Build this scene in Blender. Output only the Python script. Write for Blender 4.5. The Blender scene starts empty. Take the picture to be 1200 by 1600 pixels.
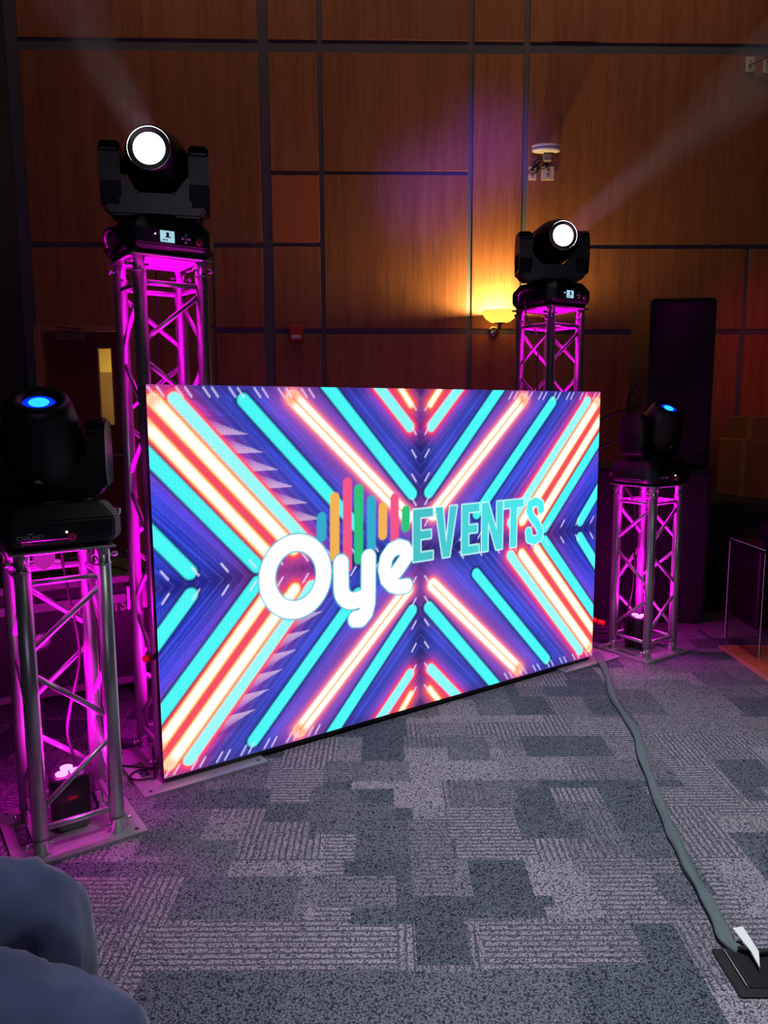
import bpy, math, random
import numpy as np
from mathutils import Vector, Matrix
random.seed(7)
sc = bpy.context.scene
COL = sc.collection
pi = math.pi
def R(d): return math.radians(d)

# ------------------------------------------------------------ camera
F_PX, PITCH, ROLL, CAM_H = 1173.3, 7.617, -0.294, 1.421
cam = bpy.data.cameras.new('camera'); camo = bpy.data.objects.new('camera', cam); COL.objects.link(camo)
p_, r_ = R(PITCH), R(ROLL)
fwd = Vector((0, math.cos(p_), -math.sin(p_))); up0 = Vector((0, math.sin(p_), math.cos(p_))); rt0 = Vector((1, 0, 0))
rt = math.cos(r_)*rt0 + math.sin(r_)*up0; up = -math.sin(r_)*rt0 + math.cos(r_)*up0
m = Matrix((rt, up, -fwd)).transposed().to_4x4(); m.translation = (0, 0, CAM_H); camo.matrix_world = m
cam.sensor_fit = 'VERTICAL'; cam.sensor_height = 24.0; cam.lens = F_PX/1600*24.0
cam.clip_start = 0.02; cam.clip_end = 60
sc.camera = camo

# ------------------------------------------------------------ world, exposure
w = bpy.data.worlds.new('world'); sc.world = w; w.use_nodes = True
w.node_tree.nodes['Background'].inputs[0].default_value = (0.30, 0.32, 0.55, 1)
w.node_tree.nodes['Background'].inputs[1].default_value = 0.010
sc.view_settings.view_transform = 'Standard'; sc.view_settings.look = 'None'
sc.view_settings.exposure = 0.0; sc.view_settings.gamma = 1.0; sc.view_settings.use_curve_mapping = False

def aim(o, d): o.rotation_euler = Vector(d).to_track_quat('-Z', 'Y').to_euler()
def area(name, loc, d, size, power, color, size_y=None, spread=180):
    l = bpy.data.lights.new(name, 'AREA'); l.energy = power; l.color = color; l.size = size
    if size_y: l.shape = 'RECTANGLE'; l.size_y = size_y
    l.spread = R(spread)
    o = bpy.data.objects.new(name, l); COL.objects.link(o); o.location = loc; aim(o, d); return o
def spot(name, loc, d, ang, power, color, blend=0.5, rad=0.05):
    l = bpy.data.lights.new(name, 'SPOT'); l.energy = power; l.color = color; l.spot_size = R(ang); l.spot_blend = blend
    l.shadow_soft_size = rad
    o = bpy.data.objects.new(name, l); COL.objects.link(o); o.location = loc; aim(o, d); return o
def point(name, loc, power, color, rad=0.05):
    l = bpy.data.lights.new(name, 'POINT'); l.energy = power; l.color = color; l.shadow_soft_size = rad
    o = bpy.data.objects.new(name, l); COL.objects.link(o); o.location = loc; return o

# unseen house spots above the audience, plus an added fill lamp behind the camera
spot('house_fill_light', (0.85, 1.1, 5.4), (0.02, 0.20, -1), 47, 1150, (0.90, 0.97, 1.0), 1.0, 0.25)
spot('house_fill_light', (-0.1, 0.3, 5.4), (-0.03, 0.12, -1), 34, 230, (0.86, 0.92, 1.0), 1.0, 0.25)
area('house_fill_light', (0.8, -2.6, 3.6), (0.0, 1, -0.25), 2.0, 16, (0.75, 0.65, 0.95))  # fill lamp added behind the camera to lift the blacks
# dim warm ceiling downlights grazing the top of the panelled wall
for x_, p__ in ((-2.4, 34), (-1.0, 40), (0.2, 30), (1.1, 36), (2.2, 52), (3.4, 24)):
    spot('wall_downlight', (x_, 5.7, 7.0), (0, 0.32, -1), 70, p__, (1.0, 0.62, 0.38), 0.9, 0.1)
# violet wash thrown on the wall by a fixture elsewhere in the room
spot('violet_wash', (-0.6, 0.6, 4.6), (1.55, 6.2, -0.95), 6.5, 2300, (0.22, 0.06, 1.0), 1.0, 0.35)
spot('violet_wash', (-0.6, 0.6, 4.6), (1.02, 6.2, -1.3), 7, 1400, (0.25, 0.08, 1.0), 1.0, 0.35)
# unseen spot that gives the right wall panel its crimson light
spot('crimson_wash', (2.6, 3.2, 3.6), (0.95, 3.7, -1.75), 26, 110, (1.0, 0.08, 0.2), 1.0, 0.2)

# ------------------------------------------------------------ helpers
def tag(o, label=None, cat=None, group=None, kind=None):
    if label: o['label'] = label
    if cat: o['category'] = cat
    if group: o['group'] = group
    if kind: o['kind'] = kind
    return o
def empty(name, loc=(0,0,0), rz=0, parent=None):
    o = bpy.data.objects.new(name, None); COL.objects.link(o); o.location = loc; o.rotation_euler = (0,0,rz)
    o.empty_display_size = 0.05
    if parent: o.parent = parent
    return o
def srgb(r, g, b):
    f = lambda c: (c/255/12.92 if c/255 <= 0.04045 else ((c/255+0.055)/1.055)**2.4)
    return (f(r), f(g), f(b), 1)
class MB:
    def __init__(s): s.v = []; s.f = []; s.sm = []
    def add(s, vs, fs, smooth=False, M=None):
        n = len(s.v)
        s.v += [tuple(M @ Vector(q)) if M is not None else tuple(q) for q in vs]
        s.f += [tuple(i+n for i in q) for q in fs]; s.sm += [smooth]*len(fs); return s
    def box(s, c, d, M=None, bev=0.0):
        x, y, z = c; a, b, e = d[0]/2, d[1]/2, d[2]/2
        if bev <= 0:
            vs = [(x+i*a, y+j*b, z+k*e) for i in (-1,1) for j in (-1,1) for k in (-1,1)]
            return s.add(vs, [(0,1,3,2),(4,6,7,5),(0,4,5,1),(2,3,7,6),(0,2,6,4),(1,5,7,3)], False, M)
        b0 = min(bev, a*.9, b*.9, e*.9)
        vs = []
        for i in (-1,1):
            for j in (-1,1):
                for k in (-1,1):
                    vs += [(x+i*a, y+j*(b-b0), z+k*(e-b0)), (x+i*(a-b0), y+j*b, z+k*(e-b0)), (x+i*(a-b0), y+j*(b-b0), z+k*e)]
        I = lambda i,j,k,t: ((i*2+j)*2+k)*3+t
        fs = []
        for i in (0,1):
            fs.append((I(i,0,0,0),I(i,0,1,0),I(i,1,1,0),I(i,1,0,0)))
            fs.append((I(0,i,0,1),I(0,i,1,1),I(1,i,1,1),I(1,i,0,1)))
            fs.append((I(0,0,i,2),I(0,1,i,2),I(1,1,i,2),I(1,0,i,2)))
        for j in (0,1):
            for k in (0,1):
                fs.append((I(0,j,k,1),I(1,j,k,1),I(1,j,k,2),I(0,j,k,2)))
                fs.append((I(j,0,k,0),I(j,1,k,0),I(j,1,k,2),I(j,0,k,2)))
                fs.append((I(j,k,0,0),I(j,k,1,0),I(j,k,1,1),I(j,k,0,1)))
        for i in (0,1):
            for j in (0,1):
                for k in (0,1): fs.append((I(i,j,k,0),I(i,j,k,1),I(i,j,k,2)))
        return s.add(vs, fs, False, M)
    def rings(s, R_, cap=True, smooth=True, M=None, closed=False):
        n = len(R_[0]); vs = [q for r in R_ for q in r]; fs = []
        L = len(R_)
        for i in range(L if closed else L-1):
            i2 = (i+1) % L
            for j in range(n): fs.append((i*n+j, i*n+(j+1)%n, i2*n+(j+1)%n, i2*n+j))
        s.add(vs, fs, smooth, M)
        if cap and not closed:
            s.add(list(R_[0]), [tuple(range(n))[::-1]], False, M); s.add(list(R_[-1]), [tuple(range(n))], False, M)
        return s
    def tube(s, pts, r, n=12, cap=True, flat=1.0, M=None):
        P = [Vector(q) for q in pts]; rr = r if isinstance(r, (list, tuple)) else [r]*len(P)
        T = []
        for i in range(len(P)):
            a = P[max(i-1,0)]; b = P[min(i+1,len(P)-1)]; T.append((b-a).normalized())
        ref = Vector((0,0,1)) if abs(T[0].z) < .9 else Vector((1,0,0))
        u = T[0].cross(ref).normalized(); Rg = []
        for i, q in enumerate(P):
            u = (u - T[i]*u.dot(T[i])).normalized(); v = T[i].cross(u)
            Rg.append([q + (u*math.cos(2*pi*k/n) + v*math.sin(2*pi*k/n)*flat)*rr[i] for k in range(n)])
        return s.rings(Rg, cap, True, M)
    def lathe(s, prof, n=32, M=None, cap=True, sx=1, sy=1):
        Rg = [[(r*sx*math.cos(2*pi*k/n), r*sy*math.sin(2*pi*k/n), z) for k in range(n)] for r, z in prof]
        return s.rings(Rg, cap, True, M)
    def prism(s, poly, h0, h1, M=None, smooth=False):
        n = len(poly); vs = [(x,y,h0) for x,y in poly] + [(x,y,h1) for x,y in poly]
        fs = [tuple(range(n))[::-1], tuple(range(n,2*n))] + [(i,(i+1)%n,(i+1)%n+n,i+n) for i in range(n)]
        return s.add(vs, fs, smooth, M)
    def build(s, name, mat, parent=None, loc=None, bevel=0, auto=True):
        me = bpy.data.meshes.new(name); me.from_pydata(s.v, [], s.f); me.polygons.foreach_set('use_smooth', s.sm)
        me.validate(); me.update(); me.materials.append(mat)
        import bmesh
        bm = bmesh.new(); bm.from_mesh(me); bmesh.ops.remove_doubles(bm, verts=bm.verts, dist=1e-6)
        bmesh.ops.recalc_face_normals(bm, faces=bm.faces)
        if bevel:
            ed = [e for e in bm.edges if len(e.link_faces) == 2 and e.calc_face_angle(0) > 0.5]
            bmesh.ops.bevel(bm, geom=ed, offset=bevel, segments=2, affect='EDGES', clamp_overlap=True)
        bm.to_mesh(me); bm.free()
        o = bpy.data.objects.new(name, me); COL.objects.link(o)
        if parent: o.parent = parent
        if loc: o.location = loc
        return o
def text_obj(name, body, size, mat, M, parent=None, ext=0.0008, bold=0.0, sx=1.0):
    cu = bpy.data.curves.new(name, 'FONT'); cu.body = body; cu.size = size; cu.extrude = ext; cu.offset = bold
    cu.align_x = 'CENTER'; cu.align_y = 'CENTER'
    to = bpy.data.objects.new('tmp', cu); COL.objects.link(to)
    dg = bpy.context.evaluated_depsgraph_get()
    me = bpy.data.meshes.new_from_object(to.evaluated_get(dg)); bpy.data.objects.remove(to)
    me.transform(Matrix.Diagonal((sx,1,1,1))); me.transform(M); me.materials.clear(); me.materials.append(mat); me.name = name
    o = bpy.data.objects.new(name, me); COL.objects.link(o)
    if parent: o.parent = parent
    return o
# frame whose x axis points along a, z axis is the outward normal n, origin c (for text / panels on upright faces)
def face_frame(c, n, upv=(0,0,1)):
    n = Vector(n).normalized(); u = Vector(upv); u = (u - n*u.dot(n)).normalized(); x = u.cross(n)
    M = Matrix((x, u, n)).transposed().to_4x4(); M.translation = Vector(c); return M
def bez(pts, n=8):
    P = [Vector(q) for q in pts]; out = []
    for i in range(len(P)-1):
        p0 = P[max(i-1,0)]; p1 = P[i]; p2 = P[i+1]; p3 = P[min(i+2,len(P)-1)]
        for k in range(n):
            t = k/n
            out.append(0.5*((2*p1)+(p2-p0)*t+(2*p0-5*p1+4*p2-p3)*t*t+(3*p1-p0-3*p2+p3)*t**3))
    out.append(P[-1]); return out

# ------------------------------------------------------------ materials
def mat(name, col, rough=0.5, metal=0.0, spec=0.5, noise=0.0, nscale=20, bump=0.0, bscale=200, emis=None, es=0):
    mt = bpy.data.materials.new(name); mt.use_nodes = True; nt = mt.node_tree; b = nt.nodes['Principled BSDF']
    b.inputs['Roughness'].default_value = rough; b.inputs['Metallic'].default_value = metal
    b.inputs['Specular IOR Level'].default_value = spec
    c = col if len(col) == 4 else (*col, 1)
    b.inputs['Base Color'].default_value = c
    tc = nt.nodes.new('ShaderNodeTexCoord')
    if noise > 0:
        n = nt.nodes.new('ShaderNodeTexNoise'); n.inputs['Scale'].default_value = nscale; n.inputs['Detail'].default_value = 4
        nt.links.new(tc.outputs['Object'], n.inputs['Vector'])
        mx = nt.nodes.new('ShaderNodeMix'); mx.data_type = 'RGBA'
        mx.inputs[6].default_value = tuple(q*(1-noise) for q in c[:3])+(1,); mx.inputs[7].default_value = tuple(min(1,q*(1+noise)) for q in c[:3])+(1,)
        nt.links.new(n.outputs['Fac'], mx.inputs[0]); nt.links.new(mx.outputs[2], b.inputs['Base Color'])
    if bump > 0:
        n2 = nt.nodes.new('ShaderNodeTexNoise'); n2.inputs['Scale'].default_value = bscale
        nt.links.new(tc.outputs['Object'], n2.inputs['Vector'])
        bp = nt.nodes.new('ShaderNodeBump'); bp.inputs['Strength'].default_value = bump; bp.inputs['Distance'].default_value = 0.002
        nt.links.new(n2.outputs['Fac'], bp.inputs['Height']); nt.links.new(bp.outputs[0], b.inputs['Normal'])
    if emis:
        b.inputs['Emission Color'].default_value = (*emis[:3], 1); b.inputs['Emission Strength'].default_value = es
    return mt
M_alu = mat('brushed_aluminium', (0.52, 0.52, 0.54), 0.34, 0.75, noise=0.12, nscale=14, bump=0.05, bscale=90)
M_plate = mat('plate_aluminium', (0.48, 0.48, 0.50), 0.42, 0.6, noise=0.18, nscale=9, bump=0.05, bscale=60)
M_coup = mat('coupler_steel', (0.72, 0.72, 0.74), 0.22, 0.9, noise=0.05)
M_black = mat('black_plastic', srgb(26,27,32), 0.42, noise=0.15, bump=0.12, bscale=900)
M_black2 = mat('black_satin_housing', srgb(18,19,23), 0.33, noise=0.1)
M_dark = mat('black_cabinet', srgb(22,23,28), 0.7, noise=0.1, bump=0.3, bscale=400)
M_grille = mat('speaker_grille', srgb(11,12,18), 0.8, noise=0.2, nscale=300)
M_rubber = mat('black_rubber', srgb(22,22,24), 0.6, noise=0.1)
M_cable = mat('grey_sleeve', srgb(88,100,104), 0.8, noise=0.15, nscale=60, bump=0.4, bscale=300)
M_white = mat('white_plastic', srgb(225,225,225), 0.45, noise=0.03)
M_ivory = mat('ivory_plate', srgb(235,222,196), 0.45, noise=0.03)
M_red = mat('red_plastic', srgb(190,25,30), 0.4, noise=0.05)
M_orange = mat('orange_plastic', srgb(255,85,30), 0.45, noise=0.05)
M_pink = mat('pink_sticker', srgb(235,60,140), 0.5, noise=0.03, emis=srgb(235,60,140), es=0.0)
M_ink = mat('sticker_ink', srgb(40,10,35), 0.6, noise=0.02)
M_grey = mat('grey_print', srgb(170,172,180), 0.5, noise=0.02)
M_edge = mat('case_edge_aluminium', (0.26,0.26,0.27), 0.45, 0.5, noise=0.1)
M_chrome = mat('chrome_ring', (0.8,0.8,0.82), 0.15, 1.0, noise=0.02)
M_door = mat('door_wood', srgb(116,64,54), 0.5, noise=0.25, nscale=6)
M_frame = mat('door_frame_paint', srgb(190,128,108), 0.45, noise=0.06)
M_closer = mat('closer_metal', srgb(150,130,130), 0.4, 0.4, noise=0.05)
M_hall = mat('hall_wall_paint', srgb(232,200,110), 0.8, noise=0.03)
M_hall2 = mat('hall_ceiling_paint', srgb(250,235,180), 0.8, noise=0.02)
M_halldoor = mat('hall_door_wood', srgb(150,120,75), 0.6, noise=0.08)
M_navy = mat('dark_wall_paint', srgb(38,40,62), 0.85, noise=0.08, nscale=3)
M_reveal = mat('reveal_channel_paint', srgb(96,102,116), 0.6, noise=0.06, nscale=8)
M_ceil = mat('ceiling_paint', srgb(40,40,46), 0.9, noise=0.05)
M_card = mat('brown_cardboard', srgb(165,118,74), 0.85, noise=0.08, nscale=12, bump=0.1)
M_tape = mat('packing_tape', srgb(190,150,105), 0.35, noise=0.05)
M_cloth = mat('black_tablecloth', srgb(24,26,36), 0.9, noise=0.15, bump=0.3)
M_case = mat('black_case_laminate', srgb(24,20,28), 0.5, noise=0.1, bump=0.1)
M_shoe = mat('shoe_leather', srgb(30,28,30), 0.45, noise=0.1)
M_sole = mat('shoe_sole', srgb(180,178,172), 0.7, noise=0.05)
M_shirt = mat('dark_shirt_cotton', srgb(30,32,46), 0.85, noise=0.1)
M_skin = mat('skin', srgb(190,140,112), 0.5, noise=0.05)
M_hair = mat('dark_hair', srgb(30,22,18), 0.6, noise=0.2, nscale=200)
M_chairfab = mat('chair_fabric', srgb(50,50,70), 0.9, noise=0.1)
M_print = mat('case_print', srgb(215,200,215), 0.6, noise=0.03)

def emi(name, col, s):
    mt = bpy.data.materials.new(name); mt.use_nodes = True; nt = mt.node_tree
    b = nt.nodes['Principled BSDF']; b.inputs['Base Color'].default_value = (0.02,0.02,0.02,1)
    tc = nt.nodes.new('ShaderNodeTexCoord'); n = nt.nodes.new('ShaderNodeTexVoronoi'); n.inputs['Scale'].default_value = 60
    nt.links.new(tc.outputs['Object'], n.inputs['Vector'])
    mx = nt.nodes.new('ShaderNodeMix'); mx.data_type = 'RGBA'
    mx.inputs[6].default_value = (*col[:3],1); mx.inputs[7].default_value = tuple(q*0.8 for q in col[:3])+(1,)
    nt.links.new(n.outputs['Distance'], mx.inputs[0]); nt.links.new(mx.outputs[2], b.inputs['Emission Color'])
    b.inputs['Emission Strength'].default_value = s
    return mt
E_white = emi('lit_lens_white', (1,0.98,0.95), 14)
E_bluein = emi('lit_lens_cyan', (0.02,0.55,1.0), 1.6)
E_blueout = emi('lit_lens_blue', (0.0,0.03,1.0), 1.0)
E_lcd = emi('lit_lcd', srgb(170,225,240), 1.0)
E_led = emi('status_led', (1,0.8,0.6), 3)
E_magenta = emi('lit_par_lens', (1.0,0.25,0.95), 2.5)

def glass_mat(name, col=(1,1,1), alpha_rough=0.02):
    mt = bpy.data.materials.new(name); mt.use_nodes = True; nt = mt.node_tree
    b = nt.nodes['Principled BSDF']; b.inputs['Transmission Weight'].default_value = 1.0
    b.inputs['Roughness'].default_value = alpha_rough; b.inputs['IOR'].default_value = 1.2
    b.inputs['Base Color'].default_value = (*col,1)
    tc = nt.nodes.new('ShaderNodeTexCoord'); n = nt.nodes.new('ShaderNodeTexNoise'); n.inputs['Scale'].default_value = 3
    nt.links.new(tc.outputs['Object'], n.inputs['Vector'])
    mr = nt.nodes.new('ShaderNodeMapRange'); mr.inputs['To Min'].default_value = alpha_rough; mr.inputs['To Max'].default_value = alpha_rough+0.03
    nt.links.new(n.outputs['Fac'], mr.inputs['Value']); nt.links.new(mr.outputs[0], b.inputs['Roughness'])
    return mt
M_glass = glass_mat('door_glass'); M_acryl = glass_mat('clear_acrylic')

def wood_mat(name, c1, c2, rough=0.42, tone=0.25):
    mt = bpy.data.materials.new(name); mt.use_nodes = True; nt = mt.node_tree; N = nt.nodes.new; L = nt.links.new
    b = nt.nodes['Principled BSDF']; b.inputs['Roughness'].default_value = rough
    tc = N('ShaderNodeTexCoord'); oi = N('ShaderNodeObjectInfo')
    add = N('ShaderNodeVectorMath'); add.operation = 'ADD'; cmb = N('ShaderNodeCombineXYZ')
    ml = N('ShaderNodeMath'); ml.operation = 'MULTIPLY'; ml.inputs[1].default_value = 30; L(oi.outputs['Random'], ml.inputs[0])
    for i in range(3): L(ml.outputs[0], cmb.inputs[i])
    L(tc.outputs['Object'], add.inputs[0]); L(cmb.outputs[0], add.inputs[1])
    mp = N('ShaderNodeMapping'); mp.inputs['Scale'].default_value = (14, 14, 0.7); L(add.outputs[0], mp.inputs[0])
    n1 = N('ShaderNodeTexNoise'); n1.inputs['Scale'].default_value = 1.0; n1.inputs['Detail'].default_value = 6; n1.inputs['Roughness'].default_value = 0.65
    L(mp.outputs[0], n1.inputs['Vector'])
    mp2 = N('ShaderNodeMapping'); mp2.inputs['Scale'].default_value = (70, 70, 4); L(add.outputs[0], mp2.inputs[0])
    n2 = N('ShaderNodeTexNoise'); n2.inputs['Scale'].default_value = 1.0; n2.inputs['Detail'].default_value = 3; L(mp2.outputs[0], n2.inputs['Vector'])
    av = N('ShaderNodeMath'); av.operation = 'MULTIPLY_ADD'; av.inputs[1].default_value = 0.4; L(n2.outputs['Fac'], av.inputs[0])
    sc1 = N('ShaderNodeMath'); sc1.operation = 'MULTIPLY'; sc1.inputs[1].default_value = 0.6; L(n1.outputs['Fac'], sc1.inputs[0]); L(sc1.outputs[0], av.inputs[2])
    cr = N('ShaderNodeValToRGB'); cr.color_ramp.elements[0].position = 0.36; cr.color_ramp.elements[1].position = 0.64
    cr.color_ramp.elements[0].color = c1; cr.color_ramp.elements[1].color = c2; L(av.outputs[0], cr.inputs[0])
    hs = N('ShaderNodeHueSaturation'); mr = N('ShaderNodeMapRange'); mr.inputs['To Min'].default_value = 1-tone; mr.inputs['To Max'].default_value = 1+tone
    L(oi.outputs['Random'], mr.inputs['Value']); L(mr.outputs[0], hs.inputs['Value']); L(cr.outputs[0], hs.inputs['Color']); L(hs.outputs[0], b.inputs['Base Color'])
    return mt
M_wood = wood_mat('cherry_veneer', srgb(140,88,58), srgb(174,116,80), 0.5, 0.10)
M_access = mat('matte_salmon_paint', srgb(190,112,82), 0.8, noise=0.04)
M_dance = wood_mat('dance_floor_oak', srgb(170,90,55), srgb(210,125,80), 0.35, 0.1)

def carpet_mat():
    mt = bpy.data.materials.new('patchwork_carpet'); mt.use_nodes = True; nt = mt.node_tree; N = nt.nodes.new; L = nt.links.new
    b = nt.nodes['Principled BSDF']; b.inputs['Roughness'].default_value = 0.95; b.inputs['Specular IOR Level'].default_value = 0.1
    tc = N('ShaderNodeTexCoord')
    def math_(op, a=None, b_=None, v1=None, v2=None):
        m_ = N('ShaderNodeMath'); m_.operation = op
        if a is not None: L(a, m_.inputs[0])
        if b_ is not None: L(b_, m_.inputs[1])
        if v1 is not None: m_.inputs[0].default_value = v1
        if v2 is not None: m_.inputs[1].default_value = v2
        return m_.outputs[0]
    def brick(wd, ht, off, loc, sq=1.0, rot=0):
        mp = N('ShaderNodeMapping'); mp.inputs['Location'].default_value = loc; mp.inputs['Rotation'].default_value = (0,0,rot); L(tc.outputs['Object'], mp.inputs[0])
        t = N('ShaderNodeTexBrick'); t.offset = off; t.squash = sq; t.inputs['Scale'].default_value = 1
        t.inputs['Mortar Size'].default_value = 0; t.inputs['Brick Width'].default_value = wd; t.inputs['Row Height'].default_value = ht
        t.inputs['Color1'].default_value = (0,0,0,1); t.inputs['Color2'].default_value = (1,1,1,1); t.inputs['Bias'].default_value = 0
        L(mp.outputs[0], t.inputs['Vector']); return t.outputs['Color']
    A = brick(0.36, 0.20, 0.37, (0.13,0.05,0)); B = brick(0.33, 0.18, 0.63, (0.4,0.1,0), rot=pi/2); C = brick(0.46, 0.23, 0.41, (0.7,0.3,0)); D = brick(0.23, 0.31, 0.5, (0.2,0.55,0))
    sel = math_('GREATER_THAN', C, v2=0.52)
    mx = N('ShaderNodeMix'); mx.data_type = 'FLOAT'; L(sel, mx.inputs[0]); L(A, mx.inputs[2]); L(B, mx.inputs[3]); shade = mx.outputs[0]
    # loop texture
    vor = N('ShaderNodeTexVoronoi'); vor.inputs['Scale'].default_value = 185; L(tc.outputs['Object'], vor.inputs['Vector'])
    loop = N('ShaderNodeMapRange'); loop.inputs['From Min'].default_value = 0.32; loop.inputs['From Max'].default_value = 0.80; loop.inputs['To Min'].default_value = 1; loop.inputs['To Max'].default_value = 0
    L(vor.outputs['Distance'], loop.inputs['Value'])
    noi = N('ShaderNodeTexNoise'); noi.inputs['Scale'].default_value = 260; noi.inputs['Detail'].default_value = 2; L(tc.outputs['Object'], noi.inputs['Vector'])
    sep = N('ShaderNodeSeparateXYZ'); L(tc.outputs['Object'], sep.inputs[0])
    nz2 = N('ShaderNodeTexNoise'); nz2.inputs['Scale'].default_value = 40; L(tc.outputs['Object'], nz2.inputs['Vector'])
    def rows(ax):
        w_ = math_('MULTIPLY', nz2.outputs['Fac'], v2=2.6); s_ = math_('MULTIPLY', ax, v2=2*pi/0.021); a_ = math_('ADD', s_, w_); q = math_('SINE', a_)
        m_ = N('ShaderNodeMapRange'); m_.inputs['From Min'].default_value = -1.0; m_.inputs['From Max'].default_value = 0.1; L(q, m_.inputs['Value']); return m_.outputs[0]
    ry = rows(sep.outputs['Y']); rx = rows(sep.outputs['X'])
    s1 = math_('GREATER_THAN', D, v2=0.62)
    mr_ = N('ShaderNodeMix'); mr_.data_type = 'FLOAT'; L(s1, mr_.inputs[0]); L(ry, mr_.inputs[2]); L(rx, mr_.inputs[3]); rowm = mr_.outputs[0]
    light = N('ShaderNodeMapRange'); light.interpolation_type = 'SMOOTHSTEP'; light.inputs['From Min'].default_value = 0.22; light.inputs['From Max'].default_value = 0.62; L(shade, light.inputs['Value'])   # 0 dark patch / 1 light patch
    plain = math_('GREATER_THAN', brick(0.41, 0.27, 0.29, (0.9,0.75,0)), v2=0.38); rowf = math_('MULTIPLY', math_('MULTIPLY', light.outputs[0], plain), v2=0.85)
    rm = N('ShaderNodeMix'); rm.data_type = 'FLOAT'; L(rowf, rm.inputs[0]); rm.inputs[2].default_value = 1.0; L(rowm, rm.inputs[3])
    hgt = math_('MULTIPLY', rm.outputs[0], loop.outputs[0])
    # colour: dark base to light yarn
    yarn = N('ShaderNodeMix'); yarn.data_type = 'RGBA'; L(light.outputs[0], yarn.inputs[0]); yarn.inputs[6].default_value = srgb(118,124,138); yarn.inputs[7].default_value = srgb(166,157,168)
    sh2 = N('ShaderNodeMapRange'); sh2.inputs['To Min'].default_value = 0.72; sh2.inputs['To Max'].default_value = 1.12; L(shade, sh2.inputs['Value'])
    y2 = N('ShaderNodeVectorMath'); y2.operation = 'SCALE'; L(yarn.outputs[2], y2.inputs[0]); L(sh2.outputs[0], y2.inputs['Scale'])
    gp = N('ShaderNodeMix'); gp.data_type = 'RGBA'; L(light.outputs[0], gp.inputs[0]); gp.inputs[6].default_value = srgb(34,36,48); gp.inputs[7].default_value = srgb(62,63,76)
    fin = N('ShaderNodeMix'); fin.data_type = 'RGBA'; L(gp.outputs[2], fin.inputs[6]); L(y2.outputs[0], fin.inputs[7])
    nn = N('ShaderNodeMapRange'); nn.inputs['From Min'].default_value = 0.38; nn.inputs['From Max'].default_value = 0.62; nn.inputs['To Min'].default_value = 0.5; nn.inputs['To Max'].default_value = 1.35; L(noi.outputs['Fac'], nn.inputs['Value'])
    ff = math_('MULTIPLY', hgt, nn.outputs[0]); L(ff, fin.inputs[0]); L(fin.outputs[2], b.inputs['Base Color'])
    bp = N('ShaderNodeBump'); bp.inputs['Strength'].default_value = 0.6; bp.inputs['Distance'].default_value = 0.004; L(hgt, bp.inputs['Height']); L(bp.outputs[0], b.inputs['Normal'])
    return mt
M_carpet = carpet_mat()

def denim_mat():
    mt = bpy.data.materials.new('blue_denim'); mt.use_nodes = True; nt = mt.node_tree; N = nt.nodes.new; L = nt.links.new
    b = nt.nodes['Principled BSDF']; b.inputs['Roughness'].default_value = 0.85; b.inputs['Sheen Weight'].default_value = 0.3
    tc = N('ShaderNodeTexCoord'); n = N('ShaderNodeTexNoise'); n.inputs['Scale'].default_value = 9; n.inputs['Detail'].default_value = 8; L(tc.outputs['Object'], n.inputs['Vector'])
    mx = N('ShaderNodeMix'); mx.data_type = 'RGBA'; L(n.outputs['Fac'], mx.inputs[0]); mx.inputs[6].default_value = srgb(40,46,84); mx.inputs[7].default_value = srgb(92,104,142); L(mx.outputs[2], b.inputs['Base Color'])
    wv = N('ShaderNodeTexWave'); wv.inputs['Scale'].default_value = 260; wv.bands_direction = 'DIAGONAL'; L(tc.outputs['Object'], wv.inputs['Vector'])
    bp = N('ShaderNodeBump'); bp.inputs['Strength'].default_value = 0.15; bp.inputs['Distance'].default_value = 0.001; L(wv.outputs['Fac'], bp.inputs['Height']); L(bp.outputs[0], b.inputs['Normal'])
    return mt
M_denim = denim_mat(); M_seam = mat('denim_seam', srgb(40,42,84), 0.9, noise=0.1)

# ------------------------------------------------------------ room shell
WY = math.tan(0.03); D0 = 6.8
Wm = Matrix.Translation((0, D0, 0)) @ Matrix.Rotation(0.03, 4, 'Z')     # wall frame: x along wall, -y into the room, z up
# note: px conversion used x/cos, so wall-x equals distance along the wall
fl = MB().box((0.4, 2.6, -0.05), (9.4, 12.0, 0.1)).build('floor', M_carpet); tag(fl, 'grey patchwork carpet tile floor', 'floor', kind='structure')
ce = MB().box((0.4, 2.6, 7.3), (9.4, 12.0, 0.1)).build('ceiling', M_ceil); tag(ce, 'dark ceiling above the room', 'ceiling', kind='structure')
wl = MB().box((-3.20, 1.9, 3.62), (0.12, 9.9, 7.24)).build('wall_left', M_navy); tag(wl, 'dark navy side wall at the left', 'wall', kind='structure')
wr = MB().box((5.04, 1.9, 3.62), (0.12, 10.4, 7.24)).build('wall_right', M_navy); tag(wr, 'dark side wall at the right', 'wall', kind='structure')
DX0, DX1, DZ = -2.985, -2.235, 2.135     # door leaf
back = MB()
t_ = 0.10
def wb(x0, x1, z0, z1): back.box(((x0+x1)/2, 0.02+t_/2, (z0+z1)/2), (x1-x0, t_, z1-z0), Wm)
wb(-3.14, DX0-0.03, 0, 7.22); wb(DX1+0.03, 4.97, 0, 7.22); wb(DX0-0.03, DX1+0.03, DZ+0.03, 7.22)
wbk = back.build('wall_back', M_reveal); tag(wbk, 'wood panelled rear wall with grey reveal channels', 'wall', kind='structure')
def panel(x0, x1, z0, z1, mt=None, th=0.014):
    b = MB().box((0, 0, 0), (x1-x0, th, z1-z0), None, 0.002)
    o = b.build('wood_panel', mt or M_wood, wbk); o.matrix_local = Wm @ Matrix.Translation(((x0+x1)/2, 0.02-th/2, (z0+z1)/2)); return o
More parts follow.
